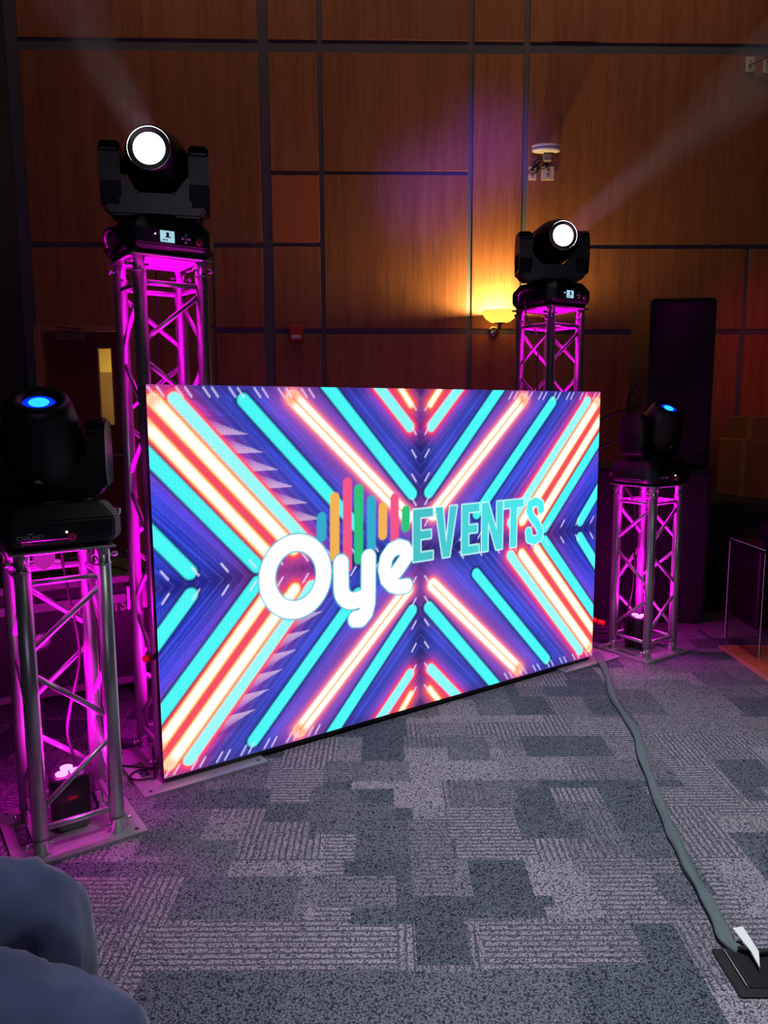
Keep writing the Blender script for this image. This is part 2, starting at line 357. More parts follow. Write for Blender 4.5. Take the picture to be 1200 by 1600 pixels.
XL = -3.03; V1 = (-1.045, -0.955); V2 = (-0.545, -0.505); V3 = (0.742, 0.785); V4 = (1.212, 1.262); V5 = (3.220, 3.260); XR = 4.97; V0 = (-1.497, -1.467)
H1 = (4.425, 4.53); H2 = (2.838, 2.880); H3 = (2.100, 2.150)
cols = [(XL, V1[0]), (V1[1], V2[0]), (V2[1], V3[0]), (V3[1], V4[0]), (V4[1], XR)]
for a, b in cols: panel(a, b, H1[1], 7.15)
panel(XL, V1[0], H2[1]+0.005, H1[0]); panel(XL, V0[0], DZ+0.045, H2[0]); panel(V0[1], V1[0], H3[1]+0.012, H2[0])
panel(DX1+0.075, V0[0], 0.12, DZ+0.02); panel(V0[1], V1[0], 0.12, H3[0]+0.008)
panel(V1[1], V2[0], 3.478, H1[0]); panel(V1[1], V2[0], 2.885, 3.44, M_access); panel(V1[1], V2[0], H3[1], H2[0]+0.01); panel(V1[1], V2[0], 0.12, H3[0])
panel(V2[1], V3[0], 3.478, H1[0]); panel(V2[1], V3[0]-0.0, H3[1], 3.445); panel(V2[1], V3[0], 0.12, H3[0])
panel(V3[1], V4[0], H3[1]-0.005, H1[0]); panel(V3[1], V4[0], 0.12, H3[0]-0.005)
panel(V4[1], XR, H2[1]-0.005, H1[0]+0.01); panel(V4[1], V5[0], H3[1]-0.012, H2[0]-0.005); panel(V5[1], XR, H3[1]-0.012, H2[0]-0.005)
panel(V4[1], V5[0]-0.02, 0.12, H3[0]-0.008); panel(V5[1]-0.01, XR, 0.12, H3[0]-0.008)
bb = MB().box(((DX1+0.07+4.97)/2, 0.0, 0.06), (4.97-DX1-0.07, 0.03, 0.12), Wm).build('baseboard_back', M_navy); tag(bb, 'dark baseboard under the wood panels', 'baseboard', kind='structure')

# door 1 with narrow lite and closer, lit hallway beyond
dr = empty('door_1'); tag(dr, 'dark wooden door with a narrow lit glass lite and overhead closer', 'door', kind='structure')
GX0, GX1, GZ0, GZ1 = -2.522, -2.392, 1.31, 1.992
lf = MB(); yl = 0.05
def lb(x0, x1, z0, z1): lf.box(((x0+x1)/2, yl, (z0+z1)/2), (x1-x0, 0.045, z1-z0), Wm)
lb(DX0+0.003, GX0, 0.01, DZ-0.005); lb(GX1, DX1-0.003, 0.01, DZ-0.005); lb(GX0, GX1, 0.01, GZ0); lb(GX0, GX1, GZ1, DZ-0.005)
lf.build('door_leaf', M_door, dr)
fr = MB()
fr.box((DX0-0.027, 0.0, DZ/2+0.02), (0.05, 0.09, DZ+0.05), Wm); fr.box((DX1+0.027, 0.0, DZ/2+0.02), (0.05, 0.09, DZ+0.05), Wm); fr.box(((DX0+DX1)/2, 0.0, DZ+0.02), (DX1-DX0+0.10, 0.09, 0.045), Wm)
fr.build('door_frame', M_frame, dr, bevel=0.003)
MB().box(((GX0+GX1)/2, yl, (GZ0+GZ1)/2), (GX1-GX0, 0.006, GZ1-GZ0), Wm).build('glass_lite', M_glass, dr)
g = MB()
for a in ((GX0,GX0+0.006,GZ0,GZ1),(GX1-0.006,GX1,GZ0,GZ1),(GX0,GX1,GZ0,GZ0+0.006),(GX0,GX1,GZ1-0.006,GZ1)):
    g.box(((a[0]+a[1])/2, yl-0.026, (a[2]+a[3])/2), (a[1]-a[0]+.006, 0.008, a[3]-a[2]+.006), Wm)
g.build('lite_trim', M_frame, dr)
MB().box((-2.735, -0.01, 2.085), (0.245, 0.055, 0.062), Wm, 0.006).build('door_closer', M_closer, dr)
ar = MB().tube([(-2.80, -0.03, 2.118), (-2.62, -0.05, 2.150), (-2.84, -0.048, 2.165)], 0.007, 8, M=Wm).build('closer_arm', M_closer, dr)
MB().box((-2.30, -0.005, 1.02), (0.035, 0.05, 0.2), Wm, 0.005).tube([(-2.30,-0.03,1.05),(-2.30,-0.07,1.05),(-2.42,-0.075,1.05)], 0.01, 8, M=Wm).build('lever_handle', M_closer, dr)
hw = MB(); hw.box((-2.4, 1.62, 1.3), (3.0, 0.06, 2.6), Wm); hw.box((-3.6, 0.9, 1.3), (0.06, 1.45, 2.6), Wm); hw.box((-1.0, 0.9, 1.3), (0.06, 1.45, 2.6), Wm)
tag(hw.build('wall_hallway', M_hall), 'yellow lit hallway wall seen through the door lite', 'wall', kind='structure')
tag(MB().box((-2.3, 0.86, 2.32), (2.66, 1.46, 0.06), Wm).build('ceiling_hallway', M_hall2), 'pale hallway ceiling', 'ceiling', kind='structure')
tag(MB().box((-2.3, 0.86, -0.03), (2.66, 1.46, 0.06), Wm).build('floor_hallway', M_hall), 'hallway floor', 'floor', kind='structure')
hd = empty('door_2'); tag(hd, 'brown hallway door beyond the glass lite', 'door', kind='structure')
MB().box((-3.02, 1.575, 0.93), (0.62, 0.03, 1.86), Wm).build('door_leaf', M_halldoor, hd)
hl = area('hallway_light', Wm @ Vector((-2.5, 0.85, 2.27)), (0,0,-1), 0.5, 13, (1.0, 0.80, 0.42))

# dance floor corner
df = MB().box((3.5, 3.18, 0.004), (2.94, 2.36, 0.012)).build('floor_dance', M_dance); tag(df, 'orange wooden dance floor corner at right', 'floor', kind='structure')
tm = MB().box((2.025, 3.18, 0.006), (0.02, 2.40, 0.018)).box((3.5, 4.37, 0.006), (2.96, 0.02, 0.018)).build('trim_1', M_frame); tag(tm, 'bevelled edge strip of the wooden dance floor', 'trim', kind='structure')

# ------------------------------------------------------------ trusses
TH = 0.606
def face_matrix(k): return Matrix.Rotation(k*pi/2, 4, 'Z')
def make_tower(loc, H, label, plate=(0.40,0.40,0,0), ndiag=3, seat='floor'):
    t = empty('truss_tower', (loc[0], loc[1], 0), TH); tag(t, label, 'truss tower', 'aluminium truss towers')
    s = 0.12; z0, z1 = 0.012, H-0.008
    pw, pd, ox, oy = plate
    # base plate with two hand slots
    pb = MB(); xs = [-pw/2, -pw/2+0.035, -pw/2+0.075, pw/2-0.075, pw/2-0.035, pw/2]; ys = [-pd/2, -0.07, 0.07, pd/2]
    for i in range(5):
        for j in range(3):
            if j == 1 and i in (1, 3): continue
            pb.box(((xs[i]+xs[i+1])/2+ox, (ys[j]+ys[j+1])/2+oy, 0.006), (xs[i+1]-xs[i], ys[j+1]-ys[j], 0.010))
    bp_ = pb.build('base_plate', M_plate, t)
    for i in (-1, 1):
        for j in (-1, 1):
            MB().lathe([(0.007, 0.0105), (0.006, 0.013)], 10, Matrix.Translation((ox+i*(pw/2-0.03), oy+j*(pd/2-0.03), 0))).build('bolt', M_black, bp_)
    MB().box((0, 0, H-0.004), (0.31, 0.31, 0.008), None, 0.002).build('top_plate', M_plate, t)
    for i, j in ((-1,-1),(1,-1),(1,1),(-1,1)):
        MB().tube([(i*s, j*s, z0+0.055), (i*s, j*s, z1-0.055)], 0.025, 20).build('upright', M_alu, t)
        for (a, b, zz) in ((z0, z0+0.055, z0+0.028), (z1-0.055, z1, z1-0.028)):
            c = MB().lathe([(0.0235,a),(0.0235,b-0.006 if a==z0 else b),(0.0265,b-0.004 if a==z0 else a+0.006)] if a==z0 else [(0.0265,a),(0.0265,a+0.005),(0.0235,a+0.007),(0.0235,b)], 20, Matrix.Translation((i*s, j*s, 0))).build('coupler', M_coup, t)
            dx = Vector((i, -j*0.2, 0)).normalized()
            q = Vector((i*s, j*s, zz))
            MB().tube([q-dx*0.036, q+dx*0.036], 0.006, 8).tube([q+dx*0.036, q+dx*0.048], 0.009, 8).build('pin', M_coup, c)
    zt, zb = H-0.10, 0.095
    for k in range(4):
        Mk = face_matrix(k)
        for z in (zt, zb): MB().tube([(-s, -s, z), (s, -s, z)], 0.010, 10, M=Mk).build('crossbar', M_alu, t)
        pitch = (zt-zb-0.02)/ndiag; zc = zt-0.03; right = True
        for d in range(ndiag):
            za = zc; ze = zc-pitch+0.075
            x0, x1 = (s, -s) if right else (-s, s)
            MB().tube([(x0*0.93, -s, za), (x1*0.93, -s, ze)], 0.0095, 10, M=Mk).build('brace', M_alu, t)
            zc -= pitch; right = not right
    return t
TA = (-1.081, 2.427); TB = (-0.866, 3.021); TC = (0.964, 4.445); TD = (1.538, 4.342)
tA = make_tower(TA, 1.0, 'short silver truss tower at front left, its base plate nearest the seated person', (0.41, 0.42, 0.0, 0.03))
tB = make_tower(TB, 2.0, 'tall silver truss tower standing behind the left end of the video wall', (0.50, 0.45, 0.0, -0.095), 7)
tC = make_tower(TC, 2.0, 'tall silver truss tower rising behind the right end of the video wall', (0.46, 0.58, -0.04, -0.145), 7)
tD = make_tower(TD, 1.0, 'short silver truss tower standing right of the video wall beside the subwoofer', (0.38, 0.37, 0.0, 0.0))

# ------------------------------------------------------------ fixtures
def loc_m(x, y, z, rz=0): return Matrix.Translation((x, y, z)) @ Matrix.Rotation(rz, 4, 'Z')
def axis_frame(c, d, side):
    """frame with z along d (lens direction), x along side"""
    d = Vector(d).normalized(); x = Vector(side); x = (x - d*x.dot(d)).normalized(); y = d.cross(x)
    Mx = Matrix((x, y, d)).transposed().to_4x4(); Mx.translation = Vector(c); return Mx
def base_body(w, d, h, ch, z0=0.012):
    b = MB()
    prof = [(0.90, 0.0), (1.0, 0.02), (1.0, h*0.62), (0.82, h)]
    Rg = []
    for s_, z in prof:
        hw_, hd_ = w/2*s_, d/2*s_; c = ch
        Rg.append([(-hw_+c,-hd_,z0+z),(hw_-c,-hd_,z0+z),(hw_,-hd_+c,z0+z),(hw_,hd_-c,z0+z),(hw_-c,hd_,z0+z),(-hw_+c,hd_,z0+z),(-hw_,hd_-c,z0+z),(-hw_,-hd_+c,z0+z)])
    return b.rings(Rg, True, False)
def arm_prof(h, w0, w1):   # yoke arm side outline (y,z)
    return [(-w0*0.5, 0.0), (w0*0.5, 0.0), (w0*0.62, h*0.35), (w1*0.5, h*0.80), (w1*0.35, h*0.96), (w1*0.1, h), (-w1*0.1, h), (-w1*0.35, h*0.96), (-w1*0.5, h*0.80), (-w0*0.62, h*0.35)]
def yoke(root, z0, W, h, th, pan, wd, root_name='yoke'):
    Mp = Matrix.Translation((0,0,z0)) @ Matrix.Rotation(pan, 4, 'Z')
    y = MB()
    # centre block, sloping shoulders, two upright arms
    y.prism([(-W*0.50+0.035, 0.0), (W*0.50-0.035, 0.0), (W*0.5, 0.05), (W*0.5, h*0.56), (W*0.5-th, h*0.56), (W*0.17, 0.085), (-W*0.17, 0.085), (-W*0.5+th, h*0.56), (-W*0.5, h*0.56), (-W*0.5, 0.05)], -wd*0.42, wd*0.42, Mp @ Matrix.Rotation(pi/2, 4, 'X'))
    for sgn in (-1, 1):
        Ma = Mp @ Matrix.Translation((sgn*(W/2-th/2), 0, 0.03)) @ Matrix.Rotation(pi/2, 4, 'Z') @ Matrix.Rotation(pi/2, 4, 'X')
        y.prism([(a, b) for a, b in arm_prof(h-0.03, wd*0.86, wd)], -th/2, th/2, Ma)
    return y.build('yoke', M_black2, root, bevel=0.008), Mp
def lcd_and_keys(root, body, cx, cz, dface, s=1.0):
    # front face is local -y at distance dface
    Mf = Matrix.Translation((0,-dface-0.002,0)) @ Matrix.Rotation(pi/2, 4, 'X')      # x right, y up, z toward viewer(-y)
    sc_ = MB().box((cx-0.005, cz, 0), (0.052*s, 0.040*s, 0.004), Mf).build('display_screen', E_lcd, body)
    ic = MB().box((cx-0.005, cz+0.006, 0.003), (0.010, 0.016, 0.001), Mf).box((cx-0.003, cz-0.003, 0.003), (0.022, 0.003, 0.001), Mf).box((cx-0.019, cz-0.013, 0.003), (0.008, 0.004, 0.001), Mf).box((cx-0.0085, cz-0.013, 0.003), (0.006, 0.004, 0.001), Mf).build('display_icon', M_ink, body)
    for a, b in ((0,0),(0.012,0),(-0.012,0),(0,0.013),(0,-0.013)):
        MB().lathe([(0.0048,-0.001),(0.0048,0.003),(0.003,0.0035)], 12, Mf @ Matrix.Translation((cx+0.065+a, cz+b, 0))).build('button', M_grey, body)
    MB().lathe([(0.003,0),(0.003,0.003)], 8, Mf @ Matrix.Translation((cx-0.05, cz+0.005, 0))).build('status_light', emi('status_blue',(0.6,0.6,1.0),2.0), body)
    return Mf
def sticker(body, Mf, x, y, txt, r=0.011):
    st = MB().lathe([(r,0.0),(r,0.002)], 20, Mf @ Matrix.Translation((x, y, 0))).build('sticker', M_pink, body)
    if txt: text_obj('sticker_number', txt, r*1.5, M_ink, Mf @ Matrix.Translation((x, y, 0.0025)), body, 0.0003, 0.0004)

def beam_head(tw, H, label, head_c, lens_dir, pan, stick, sideshift):
    root = empty('moving_head_light', (tw[0], tw[1], H), TH); tag(root, label, 'stage light', 'beam moving heads on the tall towers')
    body = base_body(0.345, 0.335, 0.125, 0.035).build('base', M_black, root, bevel=0.004)
    for i in (-1, 1):
        for j in (-1, 1): MB().lathe([(0.016,0.0),(0.018,0.014)], 12, Matrix.Translation((i*0.13, j*0.12, 0))).build('foot', M_rubber, body)
    Mf = lcd_and_keys(root, body, -0.02 + sideshift, 0.062, 0.1675)
    sticker(body, Mf, 0.098+sideshift, 0.055, stick, 0.013)
    # arched carry handle on the left side
    for sx in (-1, 1):
        MB().tube(bez([(sx*0.172, -0.085, 0.05), (sx*0.188, -0.06, 0.085), (sx*0.19, 0.0, 0.098), (sx*0.188, 0.06, 0.085), (sx*0.172, 0.085, 0.05)], 5), 0.008, 8).build('carry_handle', M_black, body)
    MB().lathe([(0.11, 0.135),(0.11,0.15),(0.09,0.16)], 32).build('pan_collar', M_black2, root)
    _, Mp = yoke(root, 0.155, 0.395, 0.275, 0.075, pan-TH, 0.17)
    # head, world aimed
    Ri = Matrix.Rotation(-TH, 4, 'Z')
    c = Ri @ Vector((head_c[0]-tw[0], head_c[1]-tw[1], head_c[2]-H)); d = Ri @ Vector(lens_dir)
    side = Mp.to_3x3() @ Vector((1,0,0))
    Mh = axis_frame(c, d, side)
    prof = [(0.045,-0.225),(0.090,-0.215),(0.112,-0.185),(0.121,-0.13),(0.122,-0.04),(0.119,0.02),(0.106,0.075),(0.090,0.112),(0.084,0.125),(0.083,0.142),(0.079,0.146),(0.076,0.138)]
    hd_ = MB().lathe(prof, 40, Mh, True, 1.0, 1.0).build('head', M_black2, root)
    MB().lathe([(0.0762,0.139),(0.077,0.148),(0.0795,0.148),(0.081,0.142)], 40, Mh, False).build('lens_ring', M_chrome, hd_)
    MB().lathe([(0.057,0.139),(0.052,0.143),(0.036,0.1465),(0.001,0.148)], 40, Mh, True).build('lens', E_white, hd_)
    MB().lathe([(0.078,0.137),(0.060,0.137)], 40, Mh, False).build('lens_bezel', M_black2, hd_)
    for sx in (-1, 1):
        MB().lathe([(0.03,-0.02),(0.03,0.02)], 20, Mh @ Matrix.Translation((sx*0.122, 0, -0.02)) @ Matrix.Rotation(pi/2,4,'Y')).build('tilt_pivot', M_black2, hd_)
    for q in (-0.10, -0.12, -0.14, -0.16):   # cooling fins
        MB().lathe([(0.121, q),(0.1245, q+0.004),(0.121,q+0.008)], 40, Mh, False).build('cooling_fin', M_black2, hd_)
    return root, Ri, Mh
def place_light_from(tw, H, head_c, lens_dir, off): 
    d = Vector(lens_dir).normalized(); return Vector(head_c) + d*off, d

dirB = Vector((0.08, -0.93, 0.08)).normalized(); dirC = Vector((0.11, -0.955, 0.05)).normalized()
lensB = Vector((-0.8458, 2.87, 2.3740)); lensC = Vector((0.9958, 4.29, 2.3781))
cB = lensB - dirB*0.148; cC = lensC - dirC*0.148
bB = beam_head(TB, 2.0, 'black moving head with lit white lens atop the tall left truss tower', cB, dirB, 0.22, '33', 0.0)
bC = beam_head(TC, 2.0, 'black moving head with lit white lens atop the tall right truss tower', cC, dirC, 0.0, '', 0.0)

def spot_head(tw, H, label, c_w, dir_w, pan, stick, side_sticker, emblem=True, rs=1.0, hl=1.0):
    root = empty('moving_head_light', (tw[0], tw[1], H), TH); tag(root, label, 'stage light', 'spot moving heads on the short towers')
    body = base_body(0.36, 0.33, 0.130, 0.03).build('base', M_black, root, bevel=0.005)
    for i in (-1, 1):
        for j in (-1, 1): MB().lathe([(0.016,0.0),(0.018,0.014)], 12, Matrix.Translation((i*0.13, j*0.12, 0))).build('foot', M_rubber, body)
    MB().lathe([(0.13,0.138),(0.13,0.150),(0.10,0.158)], 32).build('pan_collar', M_black2, root)
    Mf = Matrix.Translation((0,-0.165-0.001,0)) @ Matrix.Rotation(pi/2, 4, 'X')
    MB().box((-0.028, 0.062, 0), (0.045, 0.032, 0.003), Mf).build('display_screen', mat('unlit_display', srgb(60,55,66), 0.2, noise=0.02), body)
    text_obj('maker_name', 'CHAUVET', 0.019, M_grey, Mf @ Matrix.Translation((-0.098, 0.048, 0.001)), body, 0.0004, 0.0002, 0.9)
    MB().prism([(-0.108,0.062),(-0.086,0.062),(-0.097,0.056)], 0.0, 0.0015, Mf).build('maker_mark', M_grey, body)
    MB().lathe([(0.0032,0),(0.0032,0.004)], 10, Mf @ Matrix.Translation((0.006, 0.057, 0))).build('status_light', E_led, body)
    sticker(body, Mf, 0.022, 0.040, stick, 0.0125)
    # left side handle slot
    Ms = Matrix.Translation((-0.181,0,0)) @ Matrix.Rotation(-pi/2, 4, 'Z') @ Matrix.Rotation(pi/2, 4, 'X')
    MB().box((0.0, 0.055, 0.0), (0.19, 0.05, 0.004), Ms).build('side_recess', M_rubber, body)
    MB().box((0.0, 0.042, 0.012), (0.18, 0.012, 0.02), Ms, 0.003).build('side_handle', M_black2, body)
    if side_sticker: sticker(body, Ms @ Matrix.Translation((0,0,0.003)), -0.125, 0.055, side_sticker, 0.0125)
    for sx, yy in ((1, 0.0),):
        MB().tube(bez([(0.18, -0.05, 0.06), (0.20, -0.045, 0.095), (0.205, 0.0, 0.10), (0.20, 0.045, 0.095), (0.18, 0.05, 0.06)], 5), 0.006, 8).build('carry_handle', M_coup, body)
    _, Mp = yoke(root, 0.152, 0.37, 0.255, 0.055, pan-TH, 0.16)
    Ri = Matrix.Rotation(-TH, 4, 'Z')
    c = Ri @ Vector((c_w[0]-tw[0], c_w[1]-tw[1], c_w[2]-H)); d = Ri @ Vector(dir_w)
    Mh = axis_frame(c, d, Mp.to_3x3() @ Vector((1,0,0))) @ Matrix.Diagonal((rs, rs, hl, 1))
    prof = [(0.02,-0.185),(0.065,-0.178),(0.098,-0.150),(0.120,-0.10),(0.128,-0.03),(0.124,0.04),(0.112,0.10),(0.098,0.150),(0.090,0.168),(0.082,0.174),(0.052,0.172),(0.049,0.160)]
    hd_ = MB().lathe(prof, 44, Mh, True).build('head', M_black, root)
    MB().lathe([(0.0485,0.1605),(0.040,0.163),(0.030,0.1645)], 36, Mh, False).build('lens_rim', E_blueout, hd_)
    MB().lathe([(0.031,0.1642),(0.018,0.166),(0.001,0.1665)], 36, Mh, True).build('lens', E_bluein, hd_)
    # side vent shroud: lines across the shell
    for i, (q, a0, a1) in enumerate(((0.10,-35,35),(0.07,-28,30),(0.04,-22,28),(0.01,-16,26))):
        for sgn in (0, 180):
            pts = []
            for k in range(9):
                a = R(a0+(a1-a0)*k/8+sgn); rr = np.interp(q, [-0.03,0.04,0.10,0.15], [0.128,0.124,0.112,0.098])+0.001
                pts.append((rr*math.cos(a), rr*math.sin(a), q-0.012*k/8))
            MB().tube(pts, 0.0022, 6, M=Mh).build('vent_rib', M_black2, hd_)
    em = Mh @ Matrix.Rotation(R(-90), 4, 'Z') @ Matrix.Translation((0.1275, 0, -0.03)) @ Matrix.Rotation(pi/2, 4, 'Y') @ Matrix.Rotation(pi/2, 4, 'Z')
    if emblem: MB().prism([(-0.014,-0.005),(0.014,-0.005),(0.0,0.009)], -0.002, 0.002, em).build('emblem', M_grey, hd_)
    return root
dA = Vector((0.16, -0.46, 0.87)); dD = Vector((0.16, -0.50, 0.84))
spot_head(TA, 1.0, 'black moving head with glowing blue lens on the short front left truss tower', (-1.090, 2.42, 1.300), dA, 0.2, '1', None, rs=1.0, hl=1.08)
spot_head(TD, 1.0, 'black moving head with glowing blue lens on the short right truss tower', (1.575, 4.33, 1.30), dD, 0.62, '', '0', rs=0.92, hl=0.95)

# beams: spot lights at the lenses, haze kept to cones that draw the beam shape
def haze_mat(dens, src, length):
    mt = bpy.data.materials.new('beam_cone_haze'); mt.use_nodes = True; nt = mt.node_tree
    nt.nodes.clear(); o = nt.nodes.new('ShaderNodeOutputMaterial'); v = nt.nodes.new('ShaderNodeVolumeScatter')
    v.inputs['Color'].default_value = (1,1,1,1); v.inputs['Anisotropy'].default_value = 0.0
    tc = nt.nodes.new('ShaderNodeTexCoord'); n = nt.nodes.new('ShaderNodeTexNoise'); n.inputs['Scale'].default_value = 5
    nt.links.new(tc.outputs['Object'], n.inputs['Vector']); mr = nt.nodes.new('ShaderNodeMapRange')
    mr.inputs['To Min'].default_value = dens*0.6; mr.inputs['To Max'].default_value = dens*1.4
    nt.links.new(n.outputs['Fac'], mr.inputs['Value']); 
    dn = nt.nodes.new('ShaderNodeVectorMath'); dn.operation = 'DISTANCE'; dn.inputs[1].default_value = tuple(src); nt.links.new(tc.outputs['Object'], dn.inputs[0])
    fo = nt.nodes.new('ShaderNodeMapRange'); fo.interpolation_type = 'SMOOTHSTEP'; fo.inputs['From Min'].default_value = length*0.15; fo.inputs['From Max'].default_value = length*0.97
    fo.inputs['To Min'].default_value = 1.25; fo.inputs['To Max'].default_value = 0.0; nt.links.new(dn.outputs['Value'], fo.inputs['Value'])
    mu = nt.nodes.new('ShaderNodeMath'); mu.operation = 'MULTIPLY'; nt.links.new(mr.outputs[0], mu.inputs[0]); nt.links.new(fo.outputs[0], mu.inputs[1]); nt.links.new(mu.outputs[0], v.inputs['Density']); nt.links.new(v.outputs[0], o.inputs['Volume'])
    return mt
for (ln, d, ang, pw, dens, L_, lab) in ((lensB, dirB, 6, 120, 0.08, 2.0, 'faint haze in the white light beam leaving the left tower'), (lensC, dirC, 4, 330, 0.09, 3.4, 'faint haze in the white light beam leaving the right tower')):
    spot('beam_lamp', ln + d*0.012, d, ang, pw, (0.95, 0.93, 1.0), 0.35, 0.05)
    Mh = axis_frame(ln + d*0.02, d, (1,0,0)); k = math.tan(R(ang/2))
    hz = MB().lathe([(0.055, 0.0), (0.055+k*L_, L_)], 24, Mh).build('beam_haze', haze_mat(dens, ln, L_)); tag(hz, lab, 'haze', kind='stuff')
blu = spot('blue_lens_lamp', Vector((-1.090,2.42,1.300))+dA.normalized()*0.19, dA, 60, 1.0, (0.05,0.1,1.0), 0.5, 0.03)

# PAR lights in the towers
MAG = (1.0, 0.0, 0.72)
def par(x, y, z, rz, label, tilt=0.0):
    r = empty('par_light', (x, y, z), rz); tag(r, label, 'stage light', 'magenta par lights inside the trusses')
    b = MB().rings([[(-0.050*s_,-0.055*s_,zz),(0.050*s_,-0.055*s_,zz),(0.062*s_,-0.02,zz),(0.05*s_,0.055*s_,zz),(-0.05*s_,0.055*s_,zz),(-0.062*s_,-0.02,zz)] for s_, zz in ((0.86,0.0),(1.05,0.03),(1.1,0.16),(1.0,0.19))], True, False)
    bo = b.build('housing', M_black2, r, bevel=0.004)
    for a in (90, 210, 330):
        px, py = 0.027*math.cos(R(a)), 0.027*math.sin(R(a))
        le = MB().lathe([(0.020,0.19),(0.021,0.195),(0.017,0.197),(0.012,0.199)], 20, Matrix.Translation((px,py,0)), True).build('lens', E_magenta, bo)
    MB().tube(bez([(-0.066,0.0,0.10),(-0.085,0.01,0.06),(-0.08,0.02,0.01),(0.08,0.02,0.01),(0.085,0.01,0.06),(0.066,0.0,0.10)], 5), 0.005, 8).build('bracket', M_black, r)
    MB().box((0, -0.058, 0.12), (0.03, 0.004, 0.012)).build('status_label', M_red, bo)
    return r
def in_tower(tw, lx, ly, z=0.0): 
    c, s_ = math.cos(TH), math.sin(TH); return (tw[0]+c*lx-s_*ly, tw[1]+s_*lx+c*ly, z)
parA = in_tower(TA, 0.0, 0.015, 0.012); parD = in_tower(TD, -0.0, 0.03, 0.012); parB = in_tower(TB, 0, 0.02, 0.012); parC = in_tower(TC, 0, 0.02, 0.012)
par(*parA, TH, 'small black three lens par light standing inside the short front left tower')
par(*parD, TH, 'small black three lens par light standing inside the short right tower')
par(*parB, TH, 'small black three lens par light inside the tall left tower')
par(*parC, TH, 'small black three lens par light inside the tall right tower')
for q, tall in ((parA, 0), (parD, 0), (parB, 1), (parC, 1)):
    spot('par_beam', (q[0], q[1], 0.225), (0,0,1), 30 if tall else 56, 1500 if tall else 560, MAG, 1.0, 0.03)
    point('par_bounce_fill', (q[0], q[1], 0.29), 8 if tall else 7, MAG, 0.05)  # added point lamp standing in for magenta bounce onto plate and tubes

# cables and clamp inside tower A, D
def cable(name, pts, r, m_, label, cat='cable', group=None, n=8, flat=1.0):
    o = MB().tube(bez(pts, 8), r, n, True, flat).build(name, m_); tag(o, label, cat, group); return o
def tl(tw, lx, ly, z): return in_tower(tw, lx, ly, z)
cable('power_cable', [tl(TA,0.05,0.19,1.04), tl(TA,0.06,0.155,1.0), tl(TA,0.04,0.10,0.93), tl(TA,0.05,0.07,0.8), tl(TA,0.07,0.06,0.6), tl(TA,0.03,0.06,0.42), tl(TA,0.02,0.09,0.30), tl(TA,0.05,0.10,0.15), tl(TA,0.03,0.075,0.05)], 0.005, M_rubber, 'black cable hanging down inside the short front left truss tower')
cable('power_cable', [tl(TD,-0.05,0.19,1.04), tl(TD,-0.06,0.155,1.0), tl(TD,-0.05,0.07,0.9), tl(TD,-0.04,0.05,0.7), tl(TD,-0.06,0.04,0.4), tl(TD,-0.09,0.05,0.22), tl(TD,-0.07,0.06,0.10), tl(TD,-0.04,0.085,0.05)], 0.005, M_rubber, 'black cable hanging down inside the short right truss tower')
cable('power_cable', [tl(TC,-0.19,0.02,2.05), tl(TC,-0.15,0.03,1.93), tl(TC,-0.07,0.03,1.85), tl(TC,-0.05,0.04,1.6), tl(TC,-0.05,0.05,1.2), tl(TC,-0.04,0.05,0.6), tl(TC,-0.03,0.075,0.1)], 0.005, M_rubber, 'black cable hanging down inside the tall right truss tower')
cable('power_cable', [tl(TB,0.03,0.19,2.05), tl(TB,0.04,0.17,1.95), tl(TB,0.03,0.172,1.6), tl(TB,0.04,0.17,1.0), tl(TB,0.0,0.172,0.4), tl(TB,0.0,0.10,0.03), tl(TB,0,0.085,0.05)], 0.005, M_rubber, 'black cable running down the back of the tall left truss tower')
cl = empty('truss_clamp', (tl(TA,-0.04,-0.02,0.992)), TH); tag(cl, 'magenta lit hook clamp hanging under the top plate of the front left tower', 'clamp')
MB().prism([(-0.03,0),(0.03,0),(0.035,-0.045),(0.0,-0.078),(-0.03,-0.055)], -0.015, 0.015, Matrix.Rotation(pi/2,4,'X')).build('hook', M_plate, cl, bevel=0.003)
MB().tube([(0,0,0.0),(0,0,-0.02)], 0.008, 10).tube([(-0.05,0,-0.05),(0.05,0,-0.05)], 0.005, 8).build('wing_bolt', M_coup, cl)
rb = TB; cpts = [(tl(TB, -0.20+0.055*math.cos(a), -0.20+0.045*math.sin(a)+0.05, 0.018)) for a in [R(x) for x in range(0, 400, 25)]]
cable('power_cable', [tl(TB,-0.36,0.1,0.008)]+cpts[2:13]+[tl(TB,-0.10,0.06,0.02)], 0.004, M_rubber, 'thin black cable looped on the base plate of the tall left tower')

